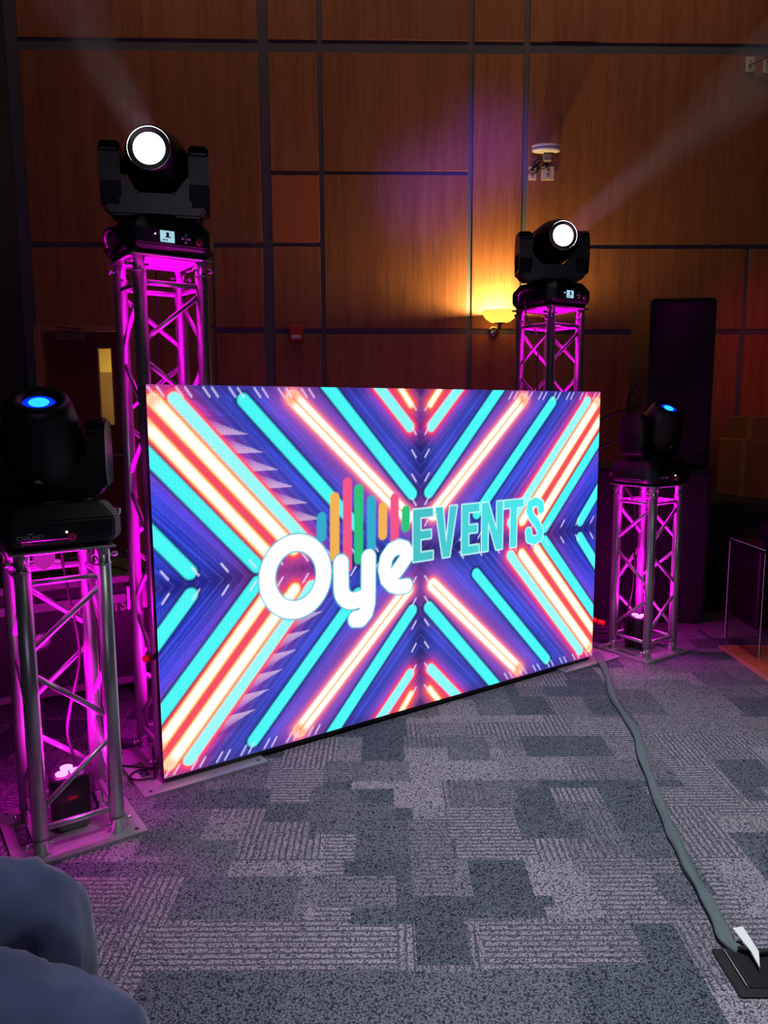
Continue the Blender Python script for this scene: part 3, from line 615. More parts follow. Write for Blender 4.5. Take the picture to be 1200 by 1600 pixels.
# ------------------------------------------------------------ LED video wall
SO = Vector((-0.8457, 2.7089, 0.034)); ST = 0.6135; SW, SH = 2.4787, 1.4875
lw = empty('led_video_wall', (SO.x, SO.y, 0), ST); tag(lw, 'large led video wall showing neon stripes and a white rounded logo with coloured bars', 'video wall')
def screen_pixels(NX, NY):
    u = (np.arange(NX)+0.0)/(NX-1)*2.5; v = (np.arange(NY)+0.0)/(NY-1)*1.5
    U, V = np.meshgrid(u, v); s = np.abs(U-1.25); t = np.abs(V-0.75); left = U < 1.25; rng = np.random.RandomState(3)
    def C(*c): return np.array([srgb(*c)[i] for i in range(3)])
    def mixc(img, col, a): return img*(1-a[...,None]) + col*a[...,None]
    def seg(ax, ay, bx, by, X=None, Y=None, caps=True):
        X = s if X is None else X; Y = t if Y is None else Y
        dx, dy = bx-ax, by-ay; L2 = dx*dx+dy*dy; h = np.clip(((X-ax)*dx+(Y-ay)*dy)/L2, 0, 1)
        return np.hypot(X-ax-h*dx, Y-ay-h*dy), h
    def sst(x, a, b): q = np.clip((x-a)/(b-a), 0, 1); return q*q*(3-2*q)
    nz = rng.rand(400); 
    q = (t - 1.02*s)/1.43                      # across the stripes
    qi = (q*190).astype(int) % 400; streak = nz[qi]
    al = (s + t)/1.41
    blob = np.sin(al*9+q*23)*0.5+0.5
    img = np.zeros((NY, NX, 3)) + C(56,72,200)
    img = mixc(img, C(24,60,214), 0.65*sst(s, 0.7, 1.15)*(1-sst(t, 0.3, 0.6)))
    img = mixc(img, C(20,16,92), 0.75*np.exp(-(s/0.07)**2)); img = mixc(img, C(24,18,92), 0.8*np.exp(-(t/0.065)**2)); img = mixc(img, C(48,24,96), 0.6*np.exp(-((0.75-t)/0.045)**2))
    img = img*(0.62+0.62*streak[...,None])
    img = img*(0.8+0.3*blob[...,None])
    ln = (np.abs(((q/0.035) % 1)-0.5) > 0.46); img = mixc(img, C(120,120,205), ln*0.30)
    # warm glow fields
    bars = dict(e1=((1.225,.695),(.665,.085)), e2=((1.262,.610),(.775,.070)), c=((.655,.705),(.075,.170)), a2=((.112,.75),(.056,.680)))
    G = {}
    for k, (A, B) in bars.items(): G[k] = seg(*A, *B)
    ec = seg(1.146, .697, .585, .085); f = seg(1.30,.545,.835,.035); g = seg(1.28,.235,1.115,.045); dd = seg(.872,.695,.350,.150); bb_ = seg(.50,.765,.050,.275); aa = seg(.235,.76,.062,.580)
    gl = np.exp(-(G['e1'][0]/0.085)**2)+np.exp(-(G['e2'][0]/0.10)**2); img = mixc(img, C(176,58,140), np.clip(gl*0.80,0,0.8))
    img = mixc(img, C(240,80,84), np.clip(np.exp(-(G['e1'][0]/0.046)**4)+np.exp(-(G['e2'][0]/0.044)**4),0,1)*0.85)
    img = mixc(img, C(160,70,160), 0.85*np.exp(-(G['c'][0]/0.095)**2)); img = mixc(img, C(245,120,140), 0.8*np.exp(-(G['c'][0]/0.050)**4))
    img = mixc(img, C(230,40,110), 0.9*np.exp(-(ec[0]/0.055)**2)); img = mixc(img, C(225,50,120), 0.85*np.exp(-(aa[0]/0.050)**2)); img = mixc(img, C(255,90,60), 0.9*np.exp(-(G['a2'][0]/0.045)**2))
    # feathered spikes on the left half beside the pale bar
    dist_e = ((s-1.146)*(-.612)+(t-.697)*(.561))/0.83 # signed across distance from ec, positive toward d
    acr = ((1.146-s)*0.612-(0.697-t)*0.561)/0.83
    tt = ((t+0.02)/0.073) % 1; reach = 0.035+0.085*(1-tt)**1.2; inband = left & (acr > 0.02) & (acr < reach) & (t > 0.2) & (t < 0.637)
    img = mixc(img, C(222,190,215), inband*0.55*(1-sst(tt, 0.0, 0.9))); img = mixc(img, C(52,40,120), (left & (acr > reach) & (acr < 0.14) & (t>0.2))*0.35)
    # dark outlines then cyan tubes
    def tube(D, hw_, col, edge=None, ea=0.8, soft=0.006):
        nonlocal img
        if edge is not None: img = mixc(img, edge, ea*(1-sst(D, hw_+0.004, hw_+0.022)))
        img = mixc(img, col, 1-sst(D, hw_-soft, hw_+soft))
    cy = C(68,236,232); dk = C(20,22,84)
    tube(f[0], .0275, cy, dk); tube(g[0], .028, cy, dk); tube(dd[0], .0265, cy, dk); tube(bb_[0], .028, cy, dk)
    tube(ec[0], .027, C(140,246,240), C(255,70,95), 1.0); tube(aa[0], .025, C(128,240,235), C(255,50,90), 0.9)
    # hot tubes
    for k, hw_ in (('e1',.029),('e2',.027),('a2',.019)):
        D = G[k][0]; img = mixc(img, C(255,60,30), 0.75*(1-sst(D, hw_-0.004, hw_+0.020))); img = mixc(img, C(255,205,120)*1.1, 1-sst(D, hw_-0.012, hw_+0.006)); img = mixc(img, np.array([1.25,1.2,1.0]), 1-sst(D, hw_-0.020, hw_-0.001))
    D = G['c'][0]; img = mixc(img, C(250,110,110), 0.9*(1-sst(D, .030, .050))); img = mixc(img, np.array([1.2,1.1,0.95]), 1-sst(D, .020, .040))
    img = mixc(img, C(222,165,70), 0.95*(1-sst(D, .001, .008))); 
    hot = (1-sst(G['c'][1], 0.0, 0.06))*(1-sst(D,.02,.04)); img = mixc(img, C(255,120,50), hot*0.8)
    for k in ('e1','e2'):
        hot = (1-sst(G[k][1], 0.0, 0.06))*(1-sst(G[k][0],.012,.03)); img = mixc(img, C(255,130,50), hot*0.7)
    # white ticks
    tk = np.zeros_like(s)
    for x in (.60,.72,.84,.96,1.08,1.20, .48,.36,.24): tk = np.maximum(tk, 1-sst(seg(x, .028, x+.026, .062)[0], .0015, .006))
    for y in (.12,.22,.33,.44,.545,.655): tk = np.maximum(tk, 1-sst(seg(.026, y, .050, y+.034)[0], .0015, .006))
    for x in np.arange(.58, 1.25, .105):
        for o_ in (0, .034): tk = np.maximum(tk, 0.9*(1-sst(seg(x+o_, .742, x+o_-.024, .708)[0], .0015, .006)))
    img = mixc(img, C(215,205,245), tk*0.8)
    # fine pixel noise
    img *= (0.93+0.14*rng.rand(NY, NX))[...,None]
    # ---- logo
    def capsule(pts, hw_):
        D = np.full_like(s, 9.0)
        for a, b in zip(pts[:-1], pts[1:]): D = np.minimum(D, seg(a[0], a[1], b[0], b[1], U, V)[0])
        return D-hw_
    def fill(D, col, out=None, ow=0.006):
        nonlocal img
        if out is not None: img = mixc(img, out, 1-sst(D, ow-0.003, ow+0.003))
        img = mixc(img, col, 1-sst(D, -0.003, 0.003))
    T1, T2, T3, T4 = C(45,158,190), C(228,165,75), C(228,78,128), C(38,182,115)
    for (x0, z0, x1, z1, c_) in ((.72,.955,.718,.875,T1),(.786,1.036,.782,.78,T2),(.851,1.096,.846,.726,T3),(.909,1.063,.905,.755,T4),(.975,1.01,.973,.80,T1),(1.037,.975,1.035,.85,T2),(1.102,1.01,1.101,.81,T3),(1.166,.95,1.164,.874,T4)):
        fill(capsule([(x0,z0),(x1,z1)], .0235), c_)
    # O
    ro = np.hypot((U-.593)/.170, (V-.717)/.179); ri = np.hypot((U-.592)/.097, (V-.72)/.106)
    Do = np.maximum((ro-1)*.172, (1-ri)*.10); wht = np.array([1.0,1.0,1.0])*0.97; tl_ = C(60,170,200)
    fill(Do, wht, tl_, .006)
    yc = [(.813,.748),(.813,.64)]+[(.878-.065*math.cos(a), .635-.065*math.sin(a)) for a in np.linspace(0.1, pi*0.55, 7)]+[(.925,.575)]
    y2 = [(.958,.755),(.955,.60),(.953,.545),(.940,.505),(.915,.483),(.885,.487)]
    fill(np.minimum(capsule(yc, .0375), capsule(y2, .0375)), wht, tl_, .006)
    ee = [(1.112,.672),(1.150,.712),(1.178,.745),(1.160,.775),(1.125,.787),(1.085,.775),(1.055,.742),(1.044,.695),(1.056,.645),(1.088,.612),(1.125,.598),(1.168,.598)]
    fill(capsule(ee, .034), wht, tl_, .006)
    # EVENTS
    def poly(P):
        inside = np.zeros(U.shape, bool); D = np.full_like(U, 9.0); n = len(P)
        for i in range(n):
            x0, y0 = P[i]; x1, y1 = P[(i+1)%n]; D = np.minimum(D, seg(x0,y0,x1,y1,U,V)[0])
            if y0 != y1:
                cnd = ((y0 > V) != (y1 > V)) & (U < (x1-x0)*(V-y0)/(y1-y0)+x0); inside ^= cnd
        return np.where(inside, -D, D)
    yb, yt = .705, .950; w_ = .044; h_ = .040; mid = (yb+yt)/2
    def Eg(x0, x1): return [(x0,yb),(x1,yb),(x1,yb+h_),(x0+w_,yb+h_),(x0+w_,mid-h_/2),(x1-.012,mid-h_/2),(x1-.012,mid+h_/2),(x0+w_,mid+h_/2),(x0+w_,yt-h_),(x1,yt-h_),(x1,yt),(x0,yt)]
    letters = [Eg(1.207,1.325), [(1.338,yt),(1.384,yt),(1.406,yb+.07),(1.428,yt),(1.473,yt),(1.428,yb),(1.384,yb)], Eg(1.504,1.617),
        [(1.634,yb),(1.634,yt),(1.678,yt),(1.734,yb+.10),(1.734,yt),(1.776,yt),(1.776,yb),(1.732,yb),(1.677,yb+.145),(1.677,yb)],
        [(1.784,yt),(1.784,yt-h_),(1.830,yt-h_),(1.830,yb),(1.875,yb),(1.875,yt-h_),(1.922,yt-h_),(1.922,yt)]]
    for i, P in enumerate(letters):
        col = C(62,178,184)*(1-i/6)+C(70,224,228)*(i/6); fill(poly(P), col, C(205,250,250), .005)
    S = [(2.053,.885),(2.048,.915),(2.010,.930),(1.972,.918),(1.966,.885),(1.985,.850),(2.030,.805),(2.052,.770),(2.048,.738),(2.010,.724),(1.968,.738),(1.962,.775)]
    fill(capsule(S, .0215), C(70,224,228), C(205,250,250), .005)
    return np.clip(img, 0, 3)
NX, NY = 621, 373
img = screen_pixels(NX, NY)
xx, zz = np.meshgrid(np.linspace(0, SW, NX), np.linspace(0, SH, NY))
co = np.zeros((NX*NY, 3), np.float32); co[:,0] = xx.ravel(); co[:,2] = zz.ravel()
me = bpy.data.meshes.new('display'); nq = (NX-1)*(NY-1)
me.vertices.add(NX*NY); me.vertices.foreach_set('co', co.ravel())
ii = (np.arange(NY-1)[:,None]*NX+np.arange(NX-1)[None,:]).ravel()
lp = np.stack([ii, ii+1, ii+NX+1, ii+NX], 1).astype(np.int32)
me.loops.add(nq*4); me.loops.foreach_set('vertex_index', lp.ravel()); me.polygons.add(nq)
me.polygons.foreach_set('loop_start', np.arange(0, nq*4, 4, dtype=np.int32)); me.polygons.foreach_set('loop_total', np.full(nq, 4, np.int32)); me.update(calc_edges=True)
at = me.attributes.new('led', 'FLOAT_COLOR', 'POINT'); rgba = np.ones((NX*NY, 4), np.float32); rgba[:,:3] = img.reshape(-1, 3); at.data.foreach_set('color', rgba.ravel())
mt = bpy.data.materials.new('led_display'); mt.use_nodes = True; nt = mt.node_tree; N = nt.nodes.new; L = nt.links.new
b = nt.nodes['Principled BSDF']; b.inputs['Base Color'].default_value = (0.012,0.012,0.014,1); b.inputs['Roughness'].default_value = 0.6
aN = N('ShaderNodeAttribute'); aN.attribute_name = 'led'
tc = N('ShaderNodeTexCoord'); sp = N('ShaderNodeSeparateXYZ'); L(tc.outputs['Object'], sp.inputs[0])
def cosw(axis):
    a = N('ShaderNodeMath'); a.operation = 'MULTIPLY'; a.inputs[1].default_value = 2*pi/0.0078; L(sp.outputs[axis], a.inputs[0])
    c = N('ShaderNodeMath'); c.operation = 'COSINE'; L(a.outputs[0], c.inputs[0]); d = N('ShaderNodeMath'); d.operation = 'MULTIPLY_ADD'; d.inputs[1].default_value = -0.24; d.inputs[2].default_value = 0.96; L(c.outputs[0], d.inputs[0]); return d.outputs[0]
mm = N('ShaderNodeMath'); mm.operation = 'MULTIPLY'; L(cosw('X'), mm.inputs[0]); L(cosw('Z'), mm.inputs[1])
sm = N('ShaderNodeMath'); sm.operation = 'MULTIPLY'; sm.inputs[1].default_value = 1.3; L(mm.outputs[0], sm.inputs[0])
L(aN.outputs['Color'], b.inputs['Emission Color']); L(sm.outputs[0], b.inputs['Emission Strength'])
mt.cycles.emission_sampling = 'FRONT'
me.materials.append(mt)
dpo = bpy.data.objects.new('display', me); COL.objects.link(dpo); dpo.parent = lw; dpo.location = (0, -0.0005, SO.z)
cwp, chp = SW/5, SH/3
for i in range(5):
    for j in range(3):
        cb = MB().box((cwp*(i+.5), 0.019, SO.z+chp*(j+.5)), (cwp-0.001, 0.037, chp-0.001), None, 0.003).build('screen_cabinet', M_black2, lw)
        MB().tube([(cwp*(i+.5)-0.08,0.036,SO.z+chp*(j+.8)),(cwp*(i+.5)-0.08,0.06,SO.z+chp*(j+.8)),(cwp*(i+.5)+0.08,0.06,SO.z+chp*(j+.8)),(cwp*(i+.5)+0.08,0.036,SO.z+chp*(j+.8))], 0.008, 8).build('grab_handle', M_black, cb)
MB().box((SW/2, 0.04, 0.023), (SW-0.02, 0.06, 0.022)).build('ground_bar', M_black, lw)
for x in (0.04, SW-0.04):
    MB().box((x, 0.06, 0.80), (0.05, 0.04, 1.40)).build('rear_brace', M_black, lw)
# red ended connector sticking out at the left edge
cn = empty('power_connector', (-0.868, 2.745, 0.50), ST); tag(cn, 'red tipped connector poking out from the left edge of the video wall', 'connector')
MB().tube([(0.03,0.02,0),(-0.02,0.0,0.005)], 0.011, 12).build('plug_body', M_black, cn); MB().tube([(-0.02,0.0,0.005),(-0.045,-0.01,0.01)], 0.013, 12).build('plug_tip', M_red, cn)

# ------------------------------------------------------------ speakers
def speaker_box(name, pts, z0, z1, label, sub):
    cx = sum(p[0] for p in pts)/4; cy = sum(p[1] for p in pts)/4
    r = empty(name, (cx, cy, z0)); tag(r, label, 'speaker')
    P = [(p[0]-cx, p[1]-cy) for p in pts]        # order: front-left, front-right, back-right, back-left
    MB().prism(P, 0.012, z1-z0).build('cabinet', M_dark, r, bevel=0.012)
    a, b2 = Vector((*P[0],0)), Vector((*P[1],0)); n = (b2-a).cross(Vector((0,0,1))).normalized(); w_ = (b2-a).length
    Mg = face_frame((a+b2)/2+n*0.004+Vector((0,0,(z1-z0)/2)), n)
    MB().box((0,0,0), (w_-0.04, z1-z0-0.05, 0.012), Mg, 0.004).build('grille', M_grille, r)
    s_ = Vector((*P[3],0)); n2 = (a-s_).cross(Vector((0,0,1))).normalized()
    Mh2 = face_frame((a+s_)/2+n2*0.001+Vector((0,0,(z1-z0)*0.42)), n2)
    MB().box((0,0,0), (0.13, 0.14, 0.006), Mh2, 0.002).tube([(-0.05,0,0.003),(-0.05,0,0.02),(0.05,0,0.02),(0.05,0,0.003)], 0.007, 8, M=Mh2).build('side_handle', M_black, r)
    for q in P: MB().lathe([(0.02,0.0),(0.02,0.014)], 10, Matrix.Translation((q[0]*0.85, q[1]*0.85, 0))).build('foot', M_rubber, r)
    return r, Mg, w_
speaker_box('subwoofer', [(1.42,4.98),(2.13,4.86),(2.22,5.42),(1.51,5.54)], 0, 1.04, 'wide black subwoofer cabinet standing on the carpet behind the short right truss tower', True)
speaker_box('loudspeaker', [(1.745,5.02),(2.155,4.97),(2.20,5.42),(1.765,5.47)], 1.04, 2.14, 'tall black loudspeaker cabinet stacked on the wide subwoofer', False)
cable('speaker_cable', [(1.74,5.12,1.62),(1.66,5.10,1.55),(1.63,5.06,1.42),(1.66,5.02,1.36),(1.735,5.0,1.34)], 0.008, M_rubber, 'black cable looping beside the tall loudspeaker side')
cable('speaker_cable', [(1.02,4.62,1.22),(1.25,4.72,1.30),(1.45,4.86,1.39),(1.66,5.0,1.44)], 0.009, M_rubber, 'upper black cable running from the tall loudspeaker towards the video wall')
cable('speaker_cable', [(1.02,4.62,1.10),(1.25,4.70,1.16),(1.45,4.80,1.22),(1.66,4.98,1.31)], 0.009, M_rubber, 'lower black cable running from the tall loudspeaker towards the video wall')

# coil of cable and orange connectors behind the right screen corner
cx_, cy_ = 1.36, 4.56
pts = []
for k in range(64):
    a = k*0.42; rr = 0.10+0.012*math.sin(k*1.3); pts.append((cx_+rr*math.cos(a), cy_+rr*0.8*math.sin(a), 0.012+0.0015*k+0.004*math.sin(k*2.1)))
o = MB().tube(pts, 0.007, 8).build('cable_coil', M_rubber); tag(o, 'coil of black cable on the carpet behind the right corner of the video wall', 'cable')
oc = MB().tube([(1.285,4.60,0.125),(1.325,4.565,0.118)], 0.016, 12).tube([(1.335,4.555,0.115),(1.365,4.535,0.108)], 0.016, 12).tube([(1.24,4.62,0.115),(1.28,4.60,0.122)], 0.012, 10).build('orange_connector', M_orange); tag(oc, 'orange plug connector lying on the coil of black cable', 'connector')

# ------------------------------------------------------------ boxes, table, acrylic stand at right
tb = empty('draped_table', (3.35, 5.65, 0)); tag(tb, 'table under a black cloth behind the acrylic stand at right', 'table')
MB().box((0,0,0.745), (2.05, 0.74, 0.03)).build('tabletop', M_dark, tb)
n = 60; rg0 = []; rg1 = []
def drape_ring(z, amp, grow):
    out = []
    W_, D_ = 2.07+grow, 0.76+grow
    per = [(-W_/2,-D_/2),(W_/2,-D_/2),(W_/2,D_/2),(-W_/2,D_/2)]
    for k in range(4):
        a = Vector(per[k]); b = Vector(per[(k+1)%4]); nn = Vector(((b-a).y, -(b-a).x)).normalized(); m__ = 40 if k % 2 == 0 else 16
        for q in range(m__):
            t = q/m__; p = a.lerp(b, t) + nn*amp*math.sin(t*(b-a).length*22+k); out.append((p.x, p.y, z))
    return out
MB().rings([drape_ring(0.01, 0.022, 0.10), drape_ring(0.35, 0.015, 0.05), drape_ring(0.70, 0.004, 0.01), drape_ring(0.765, 0, 0), drape_ring(0.768, 0, -0.02)], True, True).build('tablecloth', M_cloth, tb)
def carton(x, y, z, w_, d_, h_, rz, label):
    r = empty('cardboard_box', (x, y, z), rz); tag(r, label, 'box', 'cardboard boxes on the draped table')
    MB().box((0,0,h_/2), (w_,d_,h_), None, 0.003).build('carton', M_card, r)
    MB().box((0,0,h_/2), (w_+0.001, 0.05, h_+0.002)).build('packing_tape', M_tape, r)
    for s_ in (-1, 1): MB().box((s_*w_*0.25, 0, h_+0.002), (w_*0.48, d_, 0.004)).build('flap', M_card, r)
carton(2.90, 5.72, 0.770, 0.42, 0.50, 0.43, 0.35, 'brown cardboard box on the draped table at right, bottom of the stack')
carton(2.93, 5.74, 1.208, 0.36, 0.42, 0.16, 0.30, 'smaller brown cardboard box stacked on the larger one at right')
ac = empty('acrylic_stand', (2.12, 4.53, 0.0)); tag(ac, 'clear acrylic display stand at the right edge beside the dance floor', 'stand')
th = 0.012; zt = 0.63
# left panel runs from back corner (0,0) to front corner; back and front panels go right
MB().box((0.004, -0.21, zt/2+0.012), (th, 0.42, zt-0.024), None, 0.001).build('side_panel', M_acryl, ac)
MB().box((0.38, -0.01, zt/2+0.012), (0.74, th, zt-0.024), None, 0.001).build('back_panel', M_acryl, ac)
MB().box((0.38, -0.21, zt+0.006), (0.78, 0.44, th), None, 0.001).build('top_panel', M_acryl, ac)
eg = mat('acrylic_edge_glint', srgb(235,235,240), 0.3, noise=0.03)  # whitish strips paint the bright glint along the acrylic edges
MB().box((-0.001,0.002,zt/2+0.006),(0.004,0.006,zt-0.012)).box((0.0,-0.21,zt+0.014),(0.006,0.43,0.004)).box((0.0,-0.422,zt/2+0.006),(0.003,0.003,zt-0.012)).build('edge_glint', eg, ac)
bx = empty('black_case', (2.50, 4.36, 0.642)); tag(bx, 'low black equipment case resting on the clear acrylic stand', 'case')
MB().box((0,0,0.055), (0.44, 0.30, 0.11), None, 0.008).build('case_body', M_case, bx); MB().box((0,-0.152,0.07), (0.06,0.008,0.025), None, 0.002).build('latch', M_coup, bx)
# crate behind the acrylic
cr_ = empty('black_equipment_crate', (3.0, 4.93, 0)); tag(cr_, 'dark equipment crate on the floor behind the clear acrylic stand', 'crate')
MB().box((0,0,0.30), (1.15, 0.35, 0.58), None, 0.01).build('crate_body', M_case, cr_); MB().box((0,0,0.60), (1.17, 0.37, 0.03), None, 0.006).build('lid', M_case, cr_)

# ------------------------------------------------------------ road cases behind the left towers
TXX, TXZ = 0.250, 0.487
def road_case(ox, oy, rz, W_, D_, H_, label, txt=None, lip=True):
    r = empty('road_case', (ox, oy, 0), rz); tag(r, label, 'flight case', 'black flight cases behind the left towers')
    z0 = 0.11; body = MB().box((0,D_/2,(z0+H_)/2), (W_,D_,H_-z0), None, 0.003).build('case_body', M_case, r)
    e = MB(); t = 0.035
    for sx in (-1,1):
        for yy in (0, D_): e.box((sx*W_/2, yy, (z0+H_)/2), (t,t,H_-z0+0.01), None, 0.003)
        for z in (z0, H_): e.box((sx*W_/2, D_/2, z), (t,D_,t), None, 0.003)
    for yy in (0, D_):
        for z in (z0, H_): e.box((0, yy, z), (W_,t,t), None, 0.003)
    e.build('edge_extrusion', M_edge, r)
    MB().box((0, -0.004, H_-0.095), (W_, 0.02, 0.046), None, 0.003).build('lid_extrusion', M_edge, r)
    for sx in (-1,1):
        for yy in (0.0, D_):
            for z in (z0, H_): MB().lathe([(0.001,-0.032),(0.022,-0.026),(0.033,0),(0.022,0.026),(0.001,0.032)], 14, Matrix.Translation((sx*W_/2, yy, z))).build('ball_corner', M_coup, r)
    for x in (-W_*0.42, W_*0.42):
        MB().box((x, -0.018, H_-0.095), (0.10, 0.012, 0.12), None, 0.003).tube([(x-0.015,-0.028,H_-0.095),(x+0.015,-0.028,H_-0.095)], 0.014, 8).build('butterfly_latch', M_coup, r)
    MB().lathe([(0.045,0.0),(0.045,0.012),(0.03,0.016)], 20, Matrix.Translation((-W_*0.03, 0, z0+(H_-z0)*0.5)) @ Matrix.Rotation(pi/2,4,'X')).box((-W_*0.03,-0.02,z0+(H_-z0)*0.5),(0.07,0.008,0.016)).build('twist_latch', M_alu, r)
    for sx in (-1,1):
        for yy in (0.09, D_-0.09):
            c = MB().tube([(sx*(W_/2-0.09)-0.015,yy,0.045),(sx*(W_/2-0.09)+0.015,yy,0.045)], 0.044, 18).box((sx*(W_/2-0.09),yy,0.095), (0.07,0.08,0.012)).build('caster', M_rubber, r)
    if txt: text_obj("printed_name", txt, 0.080, M_print, face_frame((TXX, -0.003, TXZ), (0,-1,0)), body, 0.001, 0.002, 0.82)
    return r
road_case(-1.585, 3.42, 0.52, 0.98, 0.60, 0.62, 'black flight case with EVENTS lettering behind the left truss towers', 'EVENTS')
road_case(-2.33, 2.86, 0.50, 0.66, 0.60, 0.60, 'black flight case at the far left behind the front tower', None)
# things lying on the case
pp = MB().box((0,0,0.03), (0.18,0.12,0.06), None, 0.003).build('kraft_paper_bag', mat('kraft_paper', srgb(130,115,60), 0.9, noise=0.1, nscale=20)); pp.location = (-1.50, 3.66, 0.64); pp.rotation_euler = (0, 0, 0.9)
tag(pp, 'olive brown paper packet lying on the flight case', 'packet')
cable('loose_cable', [(-1.75,3.52,0.645),(-1.6,3.56,0.66),(-1.45,3.60,0.645),(-1.36,3.68,0.66),(-1.28,3.66,0.645)], 0.006, M_rubber, 'loose black cable lying on top of the flight case')

# ------------------------------------------------------------ wall fittings
def onwall(x, z, d=0.0): return Wm @ Vector((x, -0.008-d, z))
sc_ = empty('wall_sconce', onwall(1.0, 2.14), 0.03); tag(sc_, 'lit frosted glass bowl sconce on the wood panelled wall', 'wall lamp')
MB().lathe([(0.052,-0.0),(0.052,0.012),(0.035,0.024)], 28, Matrix.Translation((-0.02,0,-0.02)) @ Matrix.Rotation(pi/2,4,'X')).build('backplate', M_chrome, sc_)
MB().tube(bez([(-0.02,-0.02,-0.03),(-0.02,-0.08,-0.035),(0.0,-0.16,-0.01),(0.0,-0.195,0.035)], 6), 0.016, 12).build('arm', M_chrome, sc_)
prof = [(0.045,0.030),(0.085,0.042),(0.125,0.072),(0.155,0.115),(0.160,0.130),(0.150,0.128),(0.118,0.083),(0.08,0.055),(0.02,0.046)]
M_bowl = bpy.data.materials.new('frosted_bowl_glass'); M_bowl.use_nodes = True
nt = M_bowl.node_tree; nt.nodes.clear(); N = nt.nodes.new; L = nt.links.new
o_ = N('ShaderNodeOutputMaterial'); tr = N('ShaderNodeBsdfTranslucent'); tr.inputs['Color'].default_value = srgb(250,225,165)
df_ = N('ShaderNodeBsdfDiffuse'); df_.inputs['Color'].default_value = srgb(255,235,180); em = N('ShaderNodeEmission')
em.inputs['Color'].default_value = srgb(255,214,100); n_ = N('ShaderNodeTexNoise'); n_.inputs['Scale'].default_value = 12
mr = N('ShaderNodeMapRange'); mr.inputs['To Min'].default_value = 0.55; mr.inputs['To Max'].default_value = 0.75; L(n_.outputs['Fac'], mr.inputs['Value']); L(mr.outputs[0], em.inputs['Strength'])
m1 = N('ShaderNodeMixShader'); m1.inputs[0].default_value = 0.75; L(tr.outputs[0], m1.inputs[1]); L(df_.outputs[0], m1.inputs[2])
a1 = N('ShaderNodeAddShader'); L(m1.outputs[0], a1.inputs[0]); L(em.outputs[0], a1.inputs[1]); L(a1.outputs[0], o_.inputs['Surface'])
MB().lathe(prof, 40, Matrix.Translation((0,-0.20,0)), False).build('glass_bowl', M_bowl, sc_)
MB().lathe([(0.05,0.026),(0.055,0.034),(0.04,0.036)], 28, Matrix.Translation((0,-0.20,0))).build('bowl_cup', M_chrome, sc_)
bq = onwall(1.0, 2.14+0.11, 0.20); point('sconce_bulb', bq, 72, (1.0, 0.66, 0.22), 0.04)

apr = empty('wireless_access_point', onwall(1.397, 3.64), 0.03); tag(apr, 'round white access point disc mounted flat above the wall outlets', 'access point')
MB().lathe([(0.10,0.028),(0.122,0.020),(0.122,0.006),(0.112,0.0)], 36, Matrix.Translation((0,-0.07,0)), True, 1.0, 0.5).build('upper_shell', M_white, apr)
MB().lathe([(0.112,-0.005),(0.122,-0.010),(0.118,-0.026),(0.09,-0.032)], 36, Matrix.Translation((0,-0.07,0)), True, 1.0, 0.5).build('lower_shell', M_white, apr)
MB().lathe([(0.108,-0.006),(0.108,0.001)], 36, Matrix.Translation((0,-0.07,0)), True, 1.0, 0.5).box((0,-0.02,0),(0.06,0.05,0.03)).build('mounting_core', M_black, apr)
def outlet(x, z, w_, h_, label, grp):
    r = empty('outlet_plate', onwall(x, z), 0.03); tag(r, label, 'wall plate', grp)
    MB().box((0,-0.003,0), (w_, 0.007, h_), None, 0.002).build('cover_plate', M_ivory, r)
    for zz in (-0.024, 0.024): MB().box((0,-0.008,zz), (0.03,0.003,0.026), None, 0.002).build('socket', M_grey, r)
    return r
outlet(1.300, 3.457, 0.068, 0.112, 'narrow ivory outlet plate under the access point, its left neighbour of two', 'outlet plates below the access point')
outlet(1.432, 3.457, 0.112, 0.112, 'wide ivory wall plate under the access point, right of the narrow one', 'outlet plates below the access point')
outlet(3.160, 4.355, 0.075, 0.118, 'pale wall plate at the top right, left of the boxy wall device', 'outlet plates at top right')
pr = empty('wall_power_adapter', onwall(1.375, 3.55), 0.03); tag(pr, 'grey power adapter with tangled cable between the outlets and access point', 'adapter')
MB().box((0.04,-0.045,0.02), (0.075,0.05,0.06), None, 0.008).box((0.045,-0.072,0.022),(0.055,0.004,0.006)).build('adapter_body', M_closer, pr)
pts = [(-0.08+0.05*math.sin(k*1.1)+0.004*k, -0.03-0.012*math.cos(k*1.7), -0.07+0.045*math.cos(k*0.9)+0.003*k) for k in range(22)]
MB().tube(bez(pts, 4), 0.005, 6).tube([(0.01,-0.06,0.05),(0.02,-0.09,0.085)], 0.004, 6).tube([(0.0,-0.05,-0.01),(0.07,-0.02,-0.08)], 0.004, 6).build('tangled_cord', M_rubber, pr)
dv = empty('wall_junction_box', onwall(3.33, 4.34), 0.03); tag(dv, 'grey wall box with short black cable at the top right edge', 'wall box')
MB().box((0,-0.02,0), (0.12,0.04,0.115), None, 0.006).build('box_body', M_grey, dv); MB().tube(bez([(-0.19,-0.012,-0.0),(-0.12,-0.04,0.02),(-0.05,-0.05,0.05),(0.02,-0.05,0.06)],5), 0.006, 6).build('cord', M_rubber, dv)
fa = empty('fire_alarm_strobe', onwall(-0.765, 2.105), 0.03); tag(fa, 'dark red fire alarm with clear strobe on the panelled wall', 'fire alarm')
MB().box((0,-0.02,0.0), (0.118,0.045,0.145), None, 0.006).build('alarm_body', M_red, fa); MB().box((0,-0.05,-0.035), (0.085,0.022,0.034), None, 0.006).build('strobe_lens', M_white, fa)

